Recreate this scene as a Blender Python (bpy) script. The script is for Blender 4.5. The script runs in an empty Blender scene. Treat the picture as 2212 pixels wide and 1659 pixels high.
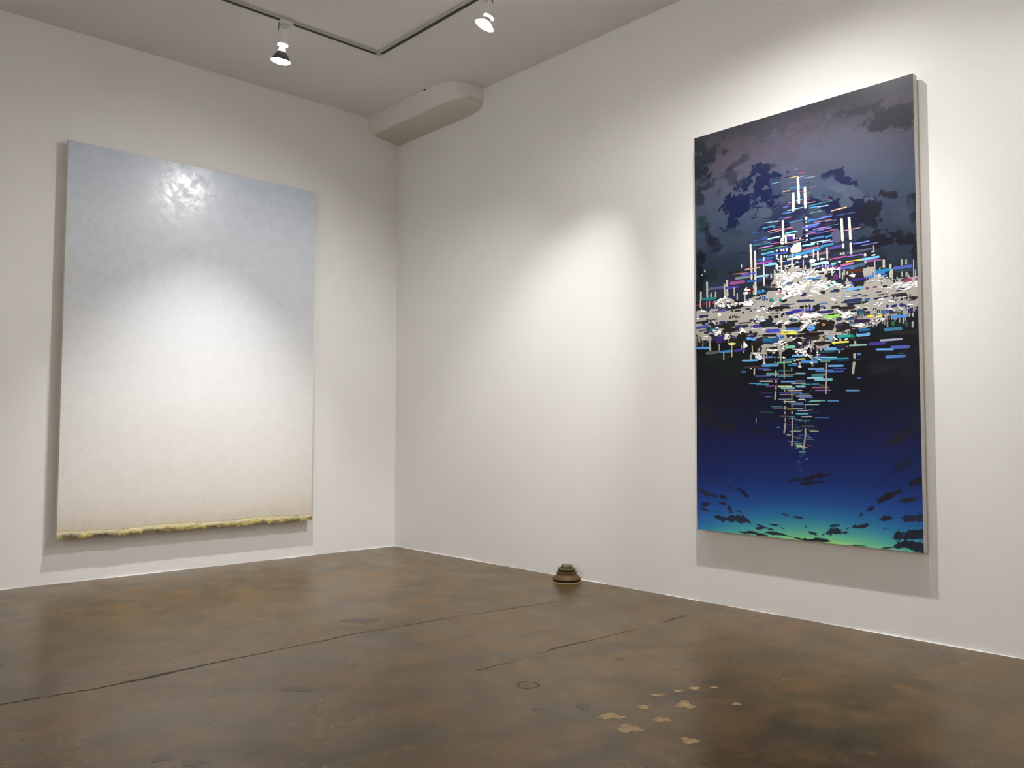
import bpy, bmesh, math, random
import numpy as np
from mathutils import Vector, Matrix

# ------------------------------------------------------------------ camera, world, exposure
scene = bpy.context.scene
col = scene.collection
scene.view_settings.view_transform = 'Standard'
scene.view_settings.look = 'None'
scene.view_settings.gamma = 1.0
scene.view_settings.use_curve_mapping = False
scene.view_settings.exposure = 0.17

F_PX, YAW, PITCH, ROLL = 1833.36, 0.7452, 0.0521, 0.0023
CAM = Vector((-4.2373, -6.0764, 1.0119))
fw = Vector((math.sin(YAW) * math.cos(PITCH), math.cos(YAW) * math.cos(PITCH), math.sin(PITCH)))
rt = Vector((math.cos(YAW), -math.sin(YAW), 0))
up = rt.cross(fw)
r2 = rt * math.cos(ROLL) + up * math.sin(ROLL)
u2 = -rt * math.sin(ROLL) + up * math.cos(ROLL)
cd = bpy.data.cameras.new('camera')
cd.sensor_width = 36.0
cd.lens = F_PX / 2212 * 36.0
cd.clip_start = 0.05
cam = bpy.data.objects.new('camera', cd)
col.objects.link(cam)
M = Matrix((r2, u2, -fw)).transposed().to_4x4()
M.translation = CAM
cam.matrix_world = M
scene.camera = cam

w = bpy.data.worlds.new('world')
scene.world = w
w.use_nodes = True
w.node_tree.nodes['Background'].inputs[0].default_value = (0.02, 0.02, 0.022, 1)
w.node_tree.nodes['Background'].inputs[1].default_value = 1.0

H = 3.66            # ceiling height
X0, Y0 = -8.0, -9.5  # far sides of the room
PC = dict(Lx0=-2.6638, Lx1=-0.8398, Lz0=0.2973, Lz1=2.8993, tl=0.0703,
          Ry0=-3.1519, Ry1=-4.4242, Rz0=0.4266, Rz1=2.7405, tr=0.0639)
LAMP_COL = (1.0, 0.98, 0.965)

# ------------------------------------------------------------------ helpers
def lin(c):
    c = np.asarray(c, float) / 255.0
    return np.where(c <= 0.04045, c / 12.92, ((c + 0.055) / 1.055) ** 2.4)

def hexlin(h, k=1.0):
    return tuple(lin([int(h[i:i + 2], 16) for i in (0, 2, 4)]) * k) + (1.0,)

def mat(name, color=(0.8, 0.8, 0.8), rough=0.5, metal=0.0, spec=0.5, emit=None, estr=0.0):
    m = bpy.data.materials.new(name)
    m.use_nodes = True
    b = m.node_tree.nodes['Principled BSDF']
    b.inputs['Base Color'].default_value = (*color[:3], 1)
    b.inputs['Roughness'].default_value = rough
    b.inputs['Metallic'].default_value = metal
    b.inputs['Specular IOR Level'].default_value = spec
    if emit:
        b.inputs['Emission Color'].default_value = (*emit, 1)
        b.inputs['Emission Strength'].default_value = estr
    return m

def N(m, t, **kw):
    n = m.node_tree.nodes.new(t)
    for k, v in kw.items():
        setattr(n, k, v)
    return n

def L(m, a, b):
    m.node_tree.links.new(a, b)

def bsdf(m):
    return m.node_tree.nodes['Principled BSDF']

def noise(m, vec, scale, detail=4, rough=0.55, dist=0.0):
    n = N(m, 'ShaderNodeTexNoise')
    n.inputs['Scale'].default_value = scale
    n.inputs['Detail'].default_value = detail
    n.inputs['Roughness'].default_value = rough
    n.inputs['Distortion'].default_value = dist
    L(m, vec, n.inputs['Vector'])
    return n.outputs['Fac']

def ramp(m, fac, stops):
    r = N(m, 'ShaderNodeValToRGB')
    e = r.color_ramp.elements
    while len(e) < len(stops):
        e.new(0.5)
    for i, (p, c) in enumerate(stops):
        e[i].position = p
        e[i].color = (*c[:3], 1) if hasattr(c, '__len__') else (c, c, c, 1)
    L(m, fac, r.inputs['Fac'])
    return r.outputs['Color']

def mix(m, fac, a, b, mode='MIX'):
    n = N(m, 'ShaderNodeMix', data_type='RGBA', blend_type=mode)
    for s, v in ((0, fac), (6, a), (7, b)):
        if hasattr(v, 'is_linked') or hasattr(v, 'links'):
            L(m, v, n.inputs[s])
        elif s == 0:
            n.inputs[0].default_value = v
        else:
            n.inputs[s].default_value = (*v[:3], 1)
    return n.outputs[2]

def bump(m, h, strength, dist=0.01):
    b = N(m, 'ShaderNodeBump')
    b.inputs['Strength'].default_value = strength
    b.inputs['Distance'].default_value = dist
    L(m, h, b.inputs['Height'])
    L(m, b.outputs['Normal'], bsdf(m).inputs['Normal'])
    return b

def objpos(m):
    return N(m, 'ShaderNodeTexCoord').outputs['Object']

def link(name, me, m=None, parent=None):
    o = bpy.data.objects.new(name, me)
    col.objects.link(o)
    if m is not None:
        me.materials.append(m)
    if parent is not None:
        o.parent = parent
    return o

def from_bm(name, bm, m=None, parent=None, smooth=None):
    bmesh.ops.recalc_face_normals(bm, faces=bm.faces)
    me = bpy.data.meshes.new(name)
    bm.to_mesh(me)
    bm.free()
    if smooth:
        me.polygons.foreach_set('use_smooth', [True] * len(me.polygons))
        try:
            me.set_sharp_from_angle(angle=math.radians(smooth))
        except Exception:
            pass
    return link(name, me, m, parent)

def add_box(bm, a, b, bev=0.0):
    vs = [bm.verts.new((x, y, z)) for x in (a[0], b[0]) for y in (a[1], b[1]) for z in (a[2], b[2])]
    fs = [(0, 1, 3, 2), (4, 6, 7, 5), (0, 4, 5, 1), (2, 3, 7, 6), (0, 2, 6, 4), (1, 5, 7, 3)]
    faces = [bm.faces.new([vs[i] for i in f]) for f in fs]
    if bev > 0:
        es = list({e for f in faces for e in f.edges})
        bmesh.ops.bevel(bm, geom=es, offset=bev, segments=2, affect='EDGES', profile=0.5)

def basis(d):
    d = Vector(d).normalized()
    a = Vector((0, 0, 1)) if abs(d.z) < 0.9 else Vector((1, 0, 0))
    x = a.cross(d).normalized()
    return x, d.cross(x), d

def add_lathe(bm, prof, origin, axis, n=28, cap0=True, cap1=True):
    """prof: list of (radius, distance along axis)"""
    x, y, d = basis(axis)
    o = Vector(origin)
    rings = []
    for r, h in prof:
        rings.append([bm.verts.new(o + d * h + (x * math.cos(2 * math.pi * i / n) + y * math.sin(2 * math.pi * i / n)) * r) for i in range(n)])
    for a, b in zip(rings, rings[1:]):
        for i in range(n):
            bm.faces.new((a[i], a[(i + 1) % n], b[(i + 1) % n], b[i]))
    if cap0:
        bm.faces.new(rings[0][::-1])
    if cap1:
        bm.faces.new(rings[-1])

def add_rod(bm, a, b, r, n=10):
    a, b = Vector(a), Vector(b)
    add_lathe(bm, [(r, 0), (r, (b - a).length)], a, b - a, n)

def thing(name, label, cat, loc, group=None):
    o = bpy.data.objects.new(name, None)
    o.empty_display_size = 0.1
    col.objects.link(o)
    o.location = loc
    o['label'] = label
    o['category'] = cat
    if group:
        o['group'] = group
    return o

def vnoise(shape, cells, seed, octaves=4, gain=0.5):
    """fractal value noise on a grid, roughly 0..1"""
    rng = np.random.RandomState(seed)
    out = np.zeros(shape)
    amp = tot = 0.0
    a = 1.0
    cy, cx = cells
    for _ in range(octaves):
        g = rng.rand(int(cy) + 3, int(cx) + 3)
        yy = np.linspace(0, cy, shape[0])
        xx = np.linspace(0, cx, shape[1])
        yi, xi = yy.astype(int), xx.astype(int)
        fy, fx = yy - yi, xx - xi
        fy = fy * fy * (3 - 2 * fy)
        fx = fx * fx * (3 - 2 * fx)
        fy, fx = fy[:, None], fx[None, :]
        g00 = g[np.ix_(yi, xi)]; g01 = g[np.ix_(yi, xi + 1)]
        g10 = g[np.ix_(yi + 1, xi)]; g11 = g[np.ix_(yi + 1, xi + 1)]
        out += a * ((g00 * (1 - fx) + g01 * fx) * (1 - fy) + (g10 * (1 - fx) + g11 * fx) * fy)
        tot += a
        a *= gain
        cy *= 2; cx *= 2
    return out / tot

# ------------------------------------------------------------------ materials
WALL = (0.85, 0.845, 0.825)
def wall_mat(name, color, rough=0.55):
    m = mat(name, color, rough, spec=0.25)
    p = objpos(m)
    n1 = noise(m, p, 2.2, 5, 0.6)
    c = mix(m, n1, tuple(v * 0.975 for v in color), tuple(min(1, v * 1.02) for v in color))
    L(m, c, bsdf(m).inputs['Base Color'])
    h = mix(m, 0.5, noise(m, p, 9, 3), noise(m, p, 160, 2))
    bump(m, h, 0.12, 0.006)
    return m
M_wall = wall_mat('wall_paint', WALL)
M_ceil = wall_mat('ceiling_paint', (0.82, 0.81, 0.79), 0.7)
M_duct = wall_mat('duct_plaster', (0.76, 0.745, 0.72), 0.7)

M_floor = mat('stained_concrete', (0.2, 0.15, 0.1), 0.35, spec=0.36)
def floor_nodes():
    m = M_floor
    p = objpos(m)
    big = noise(m, p, 0.9, 4, 0.5, 0.2)
    mid = noise(m, p, 2.8, 4, 0.5, 0.1)
    fine = noise(m, p, 9, 4, 0.55, 0.0)
    grit = noise(m, p, 60, 4, 0.6)
    base = ramp(m, mid, [(0.28, lin((64, 52, 25))), (0.42, lin((80, 62, 30))), (0.54, lin((96, 72, 35))), (0.72, lin((120, 88, 46)))])
    c = mix(m, 0.4, base, ramp(m, big, [(0.34, lin((66, 56, 29))), (0.50, lin((88, 66, 33))), (0.66, lin((112, 80, 40)))]))
    c = mix(m, ramp(m, fine, [(0.42, 0.0), (0.80, 0.5)]), c, tuple(lin((128, 98, 56))))
    c = mix(m, ramp(m, noise(m, p, 3.6, 3, 0.5, 0.2), [(0.44, 0.0), (0.76, 0.85)]), c, tuple(lin((42, 38, 24))))
    c = mix(m, ramp(m, noise(m, p, 1.7, 4, 0.6, 0.5), [(0.48, 0.0), (0.78, 0.5)]), c, tuple(lin((78, 66, 42))))
    c = mix(m, ramp(m, noise(m, p, 20, 4, 0.6, 0.0), [(0.46, 0.0), (0.80, 0.4)]), c, tuple(lin((52, 40, 24))))
    c = mix(m, ramp(m, grit, [(0.45, 0.0), (0.85, 0.3)]), c, tuple(lin((48, 37, 22))))
    bsdf(m).inputs['Specular Tint'].default_value = (1.0, 0.80, 0.54, 1)
    L(m, c, bsdf(m).inputs['Base Color'])
    r = ramp(m, mid, [(0.3, 0.23), (0.7, 0.34)])
    L(m, r, bsdf(m).inputs['Roughness'])
    h = mix(m, 0.35, noise(m, p, 3.5, 3), noise(m, p, 9, 2))
    bump(m, h, 0.20, 0.006)
floor_nodes()

M_track = mat('track_enamel', (0.50, 0.49, 0.46), 0.5)
M_slot = mat('track_slot', (0.02, 0.016, 0.013), 0.5)
M_white_metal = mat('white_enamel', (0.75, 0.74, 0.70), 0.35)
M_bulb = mat('bulb_reflector', (0.13, 0.125, 0.12), 0.32, metal=0.6)
M_lens = mat('lit_lens', (0.9, 0.9, 0.9), 0.3, emit=(1.0, 0.95, 0.9), estr=14.0)
M_glow = mat('glowing_glass', (0.8, 0.8, 0.8), 0.3, emit=(1.0, 0.96, 0.9), estr=1.4)
M_neck = mat('glowing_neck_and_ring', (0.9, 0.9, 0.88), 0.3, emit=(1.0, 0.96, 0.9), estr=1.6)

# ------------------------------------------------------------------ room shell
def shell(name, a, b, m):
    bm = bmesh.new()
    add_box(bm, a, b)
    o = from_bm(name, bm, m)
    o['kind'] = 'structure'
    return o
T = 0.12
shell('floor', (X0 - T, Y0 - T, -0.12), (T, T, 0), M_floor)
shell('ceiling', (X0 - T, Y0 - T, H), (T, T, H + 0.12), M_ceil)
shell('wall_left', (X0 - T, 0, 0), (T, T, H), M_wall)
shell('wall_right', (0, Y0 - T, 0), (T, 0, H), M_wall)
shell('wall_back', (X0 - T, Y0 - T, 0), (0, Y0, H), M_wall)
shell('wall_near', (X0 - T, Y0, 0), (X0, 0, H), M_wall)

# duct boxed along the corner of ceiling and right wall
def make_duct():
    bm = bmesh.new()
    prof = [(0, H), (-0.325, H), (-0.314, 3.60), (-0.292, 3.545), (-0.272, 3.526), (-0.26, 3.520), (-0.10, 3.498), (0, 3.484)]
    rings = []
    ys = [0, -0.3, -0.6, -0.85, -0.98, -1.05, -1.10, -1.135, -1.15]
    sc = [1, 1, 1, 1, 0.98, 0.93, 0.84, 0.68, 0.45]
    rnd = random.Random(3)
    for y, s in zip(ys, sc):
        ring = []
        for x, z in prof:
            k = 1 + (rnd.random() - 0.5) * 0.02
            zz = H - (H - z) * (0.35 + 0.65 * s)
            ring.append(bm.verts.new((x * s * k if x else 0, y, zz)))
        rings.append(ring)
    for a, b in zip(rings, rings[1:]):
        for i in range(len(prof) - 1):
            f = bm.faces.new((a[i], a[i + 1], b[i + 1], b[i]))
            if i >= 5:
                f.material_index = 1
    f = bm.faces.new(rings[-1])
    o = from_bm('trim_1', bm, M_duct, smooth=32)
    o.data.materials.append(wall_mat('shaded_plaster', (0.66, 0.625, 0.565), 0.85))  # darker plaster for the underside, its shade put into the colour
    o['kind'] = 'structure'
    o['label'] = 'white plastered duct along the ceiling corner'
    # two small dark gaps where the plaster cracked along its top edge
    bm = bmesh.new()
    for y, l in ((-0.655, 0.045), (-0.80, 0.02)):
        x = -0.322
        v = [bm.verts.new(q) for q in ((x - 0.004, y, H - 0.001), (x - 0.004, y - 0.035, H - 0.001), (x + 0.006, y - 0.022, H - l))]
        bm.faces.new(v)
    from_bm('crack', bm, mat('crack_dark', (0.10, 0.085, 0.075), 0.9), o)
make_duct()

# ------------------------------------------------------------------ floor details
FLOOR = bpy.data.objects['floor']
def ribbon(bm, pts, widths, z, seed):
    rnd = random.Random(seed)
    P = []
    for (x0, y0), (x1, y1) in zip(pts, pts[1:]):
        n = max(2, int(math.hypot(x1 - x0, y1 - y0) / 0.02))
        for i in range(n):
            t = i / n
            P.append((x0 + (x1 - x0) * t, y0 + (y1 - y0) * t))
    P.append(pts[-1])
    dx, dy = pts[-1][0] - pts[0][0], pts[-1][1] - pts[0][1]
    l = math.hypot(dx, dy)
    nx, ny = -dy / l, dx / l
    off = 0.0
    prev = None
    for i, (x, y) in enumerate(P):
        off = off * 0.9 + rnd.uniform(-0.004, 0.004)
        t = i / (len(P) - 1)
        k = t * (len(widths) - 1)
        j = min(int(k), len(widths) - 2)
        wd = (widths[j] * (1 - k + j) + widths[j + 1] * (k - j)) * rnd.uniform(0.45, 1.3)
        a = bm.verts.new((x + nx * (off + wd / 2), y + ny * (off + wd / 2), z))
        b = bm.verts.new((x + nx * (off - wd / 2), y + ny * (off - wd / 2), z))
        if prev:
            bm.faces.new((prev[0], prev[1], b, a))
        prev = (a, b)
M_crack = mat('crack_grime', tuple(lin((54, 43, 27))), 0.7)
for seed, pts, wd in ((11, [(-3.75, -2.50), (-3.463, -2.485), (-3.163, -2.53), (-2.745, -2.48), (-1.947, -2.44), (-1.28, -2.485), (-0.60, -2.575)],
                       [0.006, 0.008, 0.010, 0.026, 0.010, 0.006, 0.008, 0.005, 0.009, 0.004, 0.007, 0.002]),
                      (12, [(-1.90, -3.33), (-1.394, -3.295), (-0.37, -3.30)], [0.006, 0.004, 0.001, 0.003, 0.020, 0.008, 0.003, 0.010, 0.002, 0.001, 0.012, 0.002])):
    bm = bmesh.new()
    ribbon(bm, pts, wd, 0.0006, seed)
    from_bm('crack', bm, M_crack, FLOOR)

def blob(bm, x, y, rx, ry, z, seed, n=16, jag=0.35, hole=None):
    rnd = random.Random(seed)
    ph = rnd.random() * 6.28
    ca, sa = math.cos(YAW), math.sin(YAW)
    vs = []
    for i in range(n):
        a = 2 * math.pi * i / n
        r = 1 + jag * (0.5 * math.sin(3 * a + ph) + 0.3 * math.sin(5 * a + 2 * ph) + rnd.uniform(-0.5, 0.5))
        u, v = math.cos(a) * rx * r, math.sin(a) * ry * r
        vs.append(bm.verts.new((x + u * ca + v * sa, y - u * sa + v * ca, z)))
    bm.faces.new(vs)
def patch_mat(name, c1, c2, rough=0.45):
    m = mat(name, c1, rough, spec=0.36)
    bsdf(m).inputs['Specular Tint'].default_value = (1.0, 0.80, 0.54, 1)
    L(m, mix(m, ramp(m, noise(m, objpos(m), 40, 4), [(0.4, 0.0), (0.6, 1.0)]), c1, c2), bsdf(m).inputs['Base Color'])
    return m
M_pale = patch_mat('pale_worn_patch', tuple(lin((158, 134, 94))), tuple(lin((134, 110, 74))))
M_dark = patch_mat('dark_stain', tuple(lin((40, 28, 14))), tuple(lin((58, 42, 22))), 0.27)
PALE = [(-1.916, -4.078, .045, .030), (-1.965, -4.202, .040, .036), (-1.62, -4.179, .034, .040), (-1.753, -4.093, .022, .022),
        (-1.811, -4.219, .028, .024), (-1.903, -4.401, .030, .030), (-1.428, -4.084, .022, .020), (-1.50, -4.06, .018, .014), (-1.36, -4.13, .016, .012),
        (-1.60, -4.04, .030, .012), (-1.47, -4.30, .018, .014)]
for i, (x, y, a, b) in enumerate(PALE):
    bm = bmesh.new()
    blob(bm, x, y, a, b, 0.0005, 40 + i, 18, 0.45)
    from_bm('worn_patch', bm, M_pale, FLOOR)
DARK = [(-1.911, -3.942, .026, .040), (-3.221, -3.399, .036, .030), (-3.165, -3.50, .038, .028), (-2.057, -3.85, .028, .018), (-1.32, -3.62, .02, .018),
        (-2.58, -3.05, .06, .03), (-2.9, -2.49, .03, .018), (-1.75, -2.22, .10, .05)]
for i, (x, y, a, b) in enumerate(DARK):
    bm = bmesh.new()
    blob(bm, x, y, a, b, 0.0004, 70 + i, 18, 0.30)
    from_bm('stain', bm, M_dark, FLOOR)
# round filled hole with a dark broken rim
bm = bmesh.new()
blob(bm, -1.88, -3.617, .047, .047, 0.0004, 90, 20, 0.15)
from_bm('stain', bm, mat('hole_rim', tuple(lin((42, 34, 20))), 0.6), FLOOR)
bm = bmesh.new()
blob(bm, -1.884, -3.622, .038, .039, 0.0007, 91, 20, 0.12)
from_bm('worn_patch', bm, patch_mat('hole_fill', tuple(lin((104, 90, 58))), tuple(lin((84, 70, 44)))), FLOOR)

# white paint edge dribbled on the concrete along both walls
def wall_edge(name, along, length, seed):
    rnd = random.Random(seed)
    bm = bmesh.new()
    prev = None
    wv = 0.004
    n = int(length / 0.025)
    for i in range(n + 1):
        wv = max(0.0003, min(0.010, wv + rnd.uniform(-0.003, 0.0028)))
        t = -i * 0.025
        q = ((t, 0), (t, -wv)) if along == 'x' else ((0, t), (-wv, t))
        a = bm.verts.new((*q[0], 0.0012)); b = bm.verts.new((*q[1], 0.0008))
        if prev:
            bm.faces.new((prev[0], prev[1], b, a))
        prev = (a, b)
    o = from_bm(name, bm, M_wall)
    o['kind'] = 'structure'
wall_edge('trim_2', 'x', 5.0, 5)
wall_edge('trim_3', 'y', 6.5, 6)

# ------------------------------------------------------------------ track
TY, TX = -1.13, -0.955
TW, TH = 0.034, 0.020
def make_track():
    root = thing('lighting_track', 'slim grey lighting track bending round the room corner with dark slot fixed to the ceiling', 'lighting track', (TX, TY, H))
    x1, y1 = -7.04 - TX, -8.40 - TY
    def rail(a, b, along):
        lo = [min(p, q) for p, q in zip(a, b)]; hi = [max(p, q) for p, q in zip(a, b)]
        s, w2 = (0, 1) if along == 'x' else (1, 0)
        for name, half, z0, z1, cut, m in (('rail', TW / 2, -TH, 0, TW / 2, M_track), ('slot', 0.012, -TH - 0.0015, -TH + 0.002, TW / 2 + 0.012, M_slot)):
            p = [0, 0, z0]; q = [0, 0, z1]
            p[s] = lo[s] + cut; q[s] = hi[s] - cut
            p[w2] = lo[w2] - half; q[w2] = lo[w2] + half
            bm = bmesh.new()
            add_box(bm, p, q)
            from_bm(name, bm, m, root)
    rail((0, 0), (x1, 0), 'x'); rail((0, 0), (0, y1), 'y')
    rail((0, y1), (x1, y1), 'x'); rail((x1, 0), (x1, y1), 'y')
    for x, y in ((0, 0), (x1, 0), (0, y1), (x1, y1)):
        bm = bmesh.new()
        add_box(bm, (x - TW / 2 - 0.002, y - TW / 2 - 0.002, -TH - 0.001), (x + TW / 2 + 0.002, y + TW / 2 + 0.002, 0), 0.002)
        from_bm('corner_joint', bm, M_track, root)
make_track()

def track_lamp(mount, face, aim, label, power, size=100, blend=1.0, glow=False, spill=0, q=1.0):
    """bare reflector bulb in a two-rod holder; carries its own light"""
    root = thing('track_lamp', label, 'lamp', (*mount, H - TH), group='bare reflector lamps on the ceiling track')
    loc = Vector((*mount, H - TH))
    d = Vector(aim).normalized()
    f = Vector(face) - loc
    along_x = abs(mount[1] - TY) < 0.05 or abs(mount[1] + 8.4) < 0.05
    tx = Vector((1, 0, 0)) if along_x else Vector((0, 1, 0))
    ty = Vector((0, 1, 0)) if along_x else Vector((1, 0, 0))
    bm = bmesh.new()
    e = (0.045, 0.019) if along_x else (0.019, 0.045)
    add_box(bm, (-e[0], -e[1], -0.024), (e[0], e[1], 0.002), 0.003)
    from_bm('adapter', bm, M_white_metal, root)
    bm = bmesh.new()
    add_lathe(bm, [(0.030, 0), (0.034, 0.004), (0.034, 0.012), (0.028, 0.016)], (0, 0, -0.022), (0, 0, -1), 24)
    from_bm('swivel_disc', bm, M_track, root, smooth=40)
    bm = bmesh.new()
    add_rod(bm, -tx * 0.046 + Vector((0, 0, -0.02)), -tx * 0.052 + Vector((0, 0, -0.075)), 0.003)
    from_bm('lever', bm, mat('dark_lever', (0.12, 0.11, 0.10), 0.5), root)
    neck = f - d * 0.088 * q          # top of the bulb neck
    collar = f - d * (0.088 * q + 0.012)
    side = d.cross(Vector((0, 0, 1)))
    if side.length < 0.05:
        side = tx.copy()
    side.normalize()
    if side.dot(tx) < 0:
        side = -side
    for s in (-1, 1):
        bm = bmesh.new()
        add_rod(bm, tx * 0.020 * s + Vector((0, 0, -0.034)), collar + side * 0.022 * s, 0.0042)
        from_bm('stem', bm, M_white_metal, root, smooth=40)
    bm = bmesh.new()
    add_lathe(bm, [(0.030, -0.006), (0.034, -0.004), (0.034, 0.006), (0.030, 0.008)], collar, d, 28)
    from_bm('socket_ring', bm, M_neck, root, smooth=40)  # ring emits too, standing in for light leaking from the bulb
    bm = bmesh.new()
    add_lathe(bm, [(0.020, -0.004 * q), (0.020, 0.01 * q), (0.024, 0.026 * q), (0.027, 0.034 * q)], neck, d, 24)
    from_bm('bulb_neck', bm, M_bulb if glow else M_neck, root, smooth=50)
    bm = bmesh.new()
    add_lathe(bm, [(0.027, -0.056 * q), (0.036, -0.044 * q), (0.046, -0.030 * q), (0.055, -0.015 * q), (0.060, -0.003 * q), (0.061, 0.0)], f, d, 32, cap1=False)
    from_bm('reflector', bm, M_glow if glow else M_bulb, root, smooth=50)
    bm = bmesh.new()
    add_lathe(bm, [(0.061, 0.0), (0.0605, 0.006), (0.050, 0.012), (0.032, 0.017), (0.012, 0.019)], f, d, 32, cap0=True)
    from_bm('lens', bm, M_lens, root, smooth=60)
    ld = bpy.data.lights.new('lamp_light', 'SPOT')
    ld.energy = power
    ld.color = LAMP_COL
    ld.spot_size = math.radians(size)
    ld.spot_blend = blend
    ld.shadow_soft_size = 0.028
    lo = bpy.data.objects.new('lamp_light', ld)
    col.objects.link(lo)
    lo.parent = root
    lo.location = f + d * 0.05
    lo.rotation_mode = 'QUATERNION'
    lo.rotation_quaternion = d.to_track_quat('-Z', 'Y')
    if spill:      # wide scattered light of the bare bulb around its beam
        sd = bpy.data.lights.new('lamp_spill', 'SPOT')
        sd.energy = spill
        sd.color = LAMP_COL
        sd.spot_size = math.radians(170)
        sd.spot_blend = 1.0
        sd.shadow_soft_size = 0.028
        so = bpy.data.objects.new('lamp_spill', sd)
        col.objects.link(so)
        so.parent = root
        so.location = f + d * 0.05
    return root

def aimat(f, t):
    return Vector(t) - Vector(f)

f1 = (-1.705, -1.125, 3.375)
track_lamp((-1.676, TY), f1, (-0.03, 0.19, -0.98), 'lit bare reflector lamp hanging over the pale painting', 265, 68)
f2 = (-1.01, -2.33, 3.41)
track_lamp((TX, -2.29), f2, (-0.24, 0.44, -0.865), 'lit bare reflector lamp tilted to the left, near the top edge of the photo', 134, 128, glow=True, spill=8, q=0.5)
# the lamps further along the track, above the dark painting (just outside the frame)
f3 = (TX + 0.03, -3.10, 3.40)
track_lamp((TX, -3.10), f3, aimat(f3, (0, -1.62, 0.95)), 'lamp above the blank wall, before the dark painting', 145, 47, 1.0, spill=12)
f4 = (TX + 0.04, -3.90, 3.40)
track_lamp((TX, -3.88), f4, aimat(f4, (-0.15, -3.6, 0.2)), 'lamp above the middle of the dark painting', 150, 86, spill=66)
f5 = (TX + 0.04, -4.47, 3.40)
track_lamp((TX, -4.45), f5, aimat(f5, (-0.3, -4.35, 0.0)), 'lamp above the right end of the dark painting', 34, 78, spill=12)
f6 = (TX + 0.04, -5.60, 3.40)  # unseen lamp added to light the wall right of the dark painting
track_lamp((TX, -5.58), f6, aimat(f6, (0, -5.5, 0.6)), 'added lamp at the far right along the track, past the dark painting', 30, 120)
# unseen fill lamps, added for light bounced off the wall left of the camera
for place, y in (('first', -4.2), ('second', -5.8), ('third', -7.4)):
    ff = (-7.04, y, 3.40)
    track_lamp((-7.04, y), ff, aimat(ff, (-8.0, y, 1.5)), 'added wall-washing fill lamp outside the frame, %s along the wall left of the camera' % place, 370, 140)


# ------------------------------------------------------------------ floor cleanout
def make_cleanout():
    root = thing('pipe_cleanout', 'stubby rusty pipe cleanout with a plugged cap on the floor by the right wall', 'pipe', (-0.112, -2.145, 0))
    def rust(name, c1, c2, rough, metal=0.2):
        m = mat(name, c1, rough, metal=metal)
        n = noise(m, objpos(m), 28, 5, 0.65)
        L(m, mix(m, ramp(m, n, [(0.42, 0.0), (0.58, 1.0)]), c1, c2), bsdf(m).inputs['Base Color'])
        bump(m, noise(m, objpos(m), 90, 4), 0.5, 0.002)
        return m
    mr = rust('rusty_iron', tuple(lin((92, 50, 27))), tuple(lin((86, 68, 34))), 0.6)
    mo = rust('olive_brass', tuple(lin((84, 80, 50))), tuple(lin((118, 112, 74))), 0.45)
    mb = rust('brown_patina', tuple(lin((88, 76, 42))), tuple(lin((98, 66, 36))), 0.55)
    mk = mat('dark_groove', tuple(lin((30, 22, 14))), 0.7)
    def part(name, prof, m, n=40):
        bm = bmesh.new()
        add_lathe(bm, prof, (0, 0, 0), (0, 0, 1), n)
        return from_bm(name, bm, m, root, smooth=35)
    part('mortar_ring', [(0.106, 0.0), (0.104, 0.002), (0.094, 0.004)], mat('mortar', tuple(lin((112, 98, 68))), 0.8))
    part('base_gasket', [(0.088, 0.004), (0.090, 0.012), (0.086, 0.016)], mk)
    part('base_flange', [(0.090, 0.013), (0.094, 0.017), (0.093, 0.023), (0.084, 0.031), (0.072, 0.041), (0.067, 0.045)], mr)
    part('body', [(0.067, 0.043), (0.066, 0.047), (0.065, 0.062), (0.066, 0.065), (0.058, 0.067)], mb)
    part('thread_groove', [(0.056, 0.064), (0.058, 0.070), (0.056, 0.078)], mk)
    part('cap', [(0.054, 0.074), (0.059, 0.077), (0.061, 0.084), (0.059, 0.088), (0.050, 0.089)], mo)
    part('plug_recess', [(0.042, 0.0885), (0.041, 0.0905)], mk)
    part('plug', [(0.036, 0.088), (0.037, 0.091), (0.037, 0.106), (0.034, 0.110)], mo, 8)
    bm = bmesh.new()
    add_box(bm, (0.057, -0.006, 0.074), (0.066, 0.006, 0.086), 0.001)
    from_bm('cap_lug', bm, mo, root)
make_cleanout()

# ------------------------------------------------------------------ paintings: shared canvas edge
M_edge = mat('raw_canvas_edge', (0.74, 0.715, 0.66), 0.8, spec=0.2)
L(M_edge, mix(M_edge, noise(M_edge, objpos(M_edge), 18, 4), (0.78, 0.76, 0.71), (0.66, 0.63, 0.56)), bsdf(M_edge).inputs['Base Color'])
M_wood = mat('stretcher_wood', tuple(lin((150, 118, 84))), 0.7)

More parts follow.
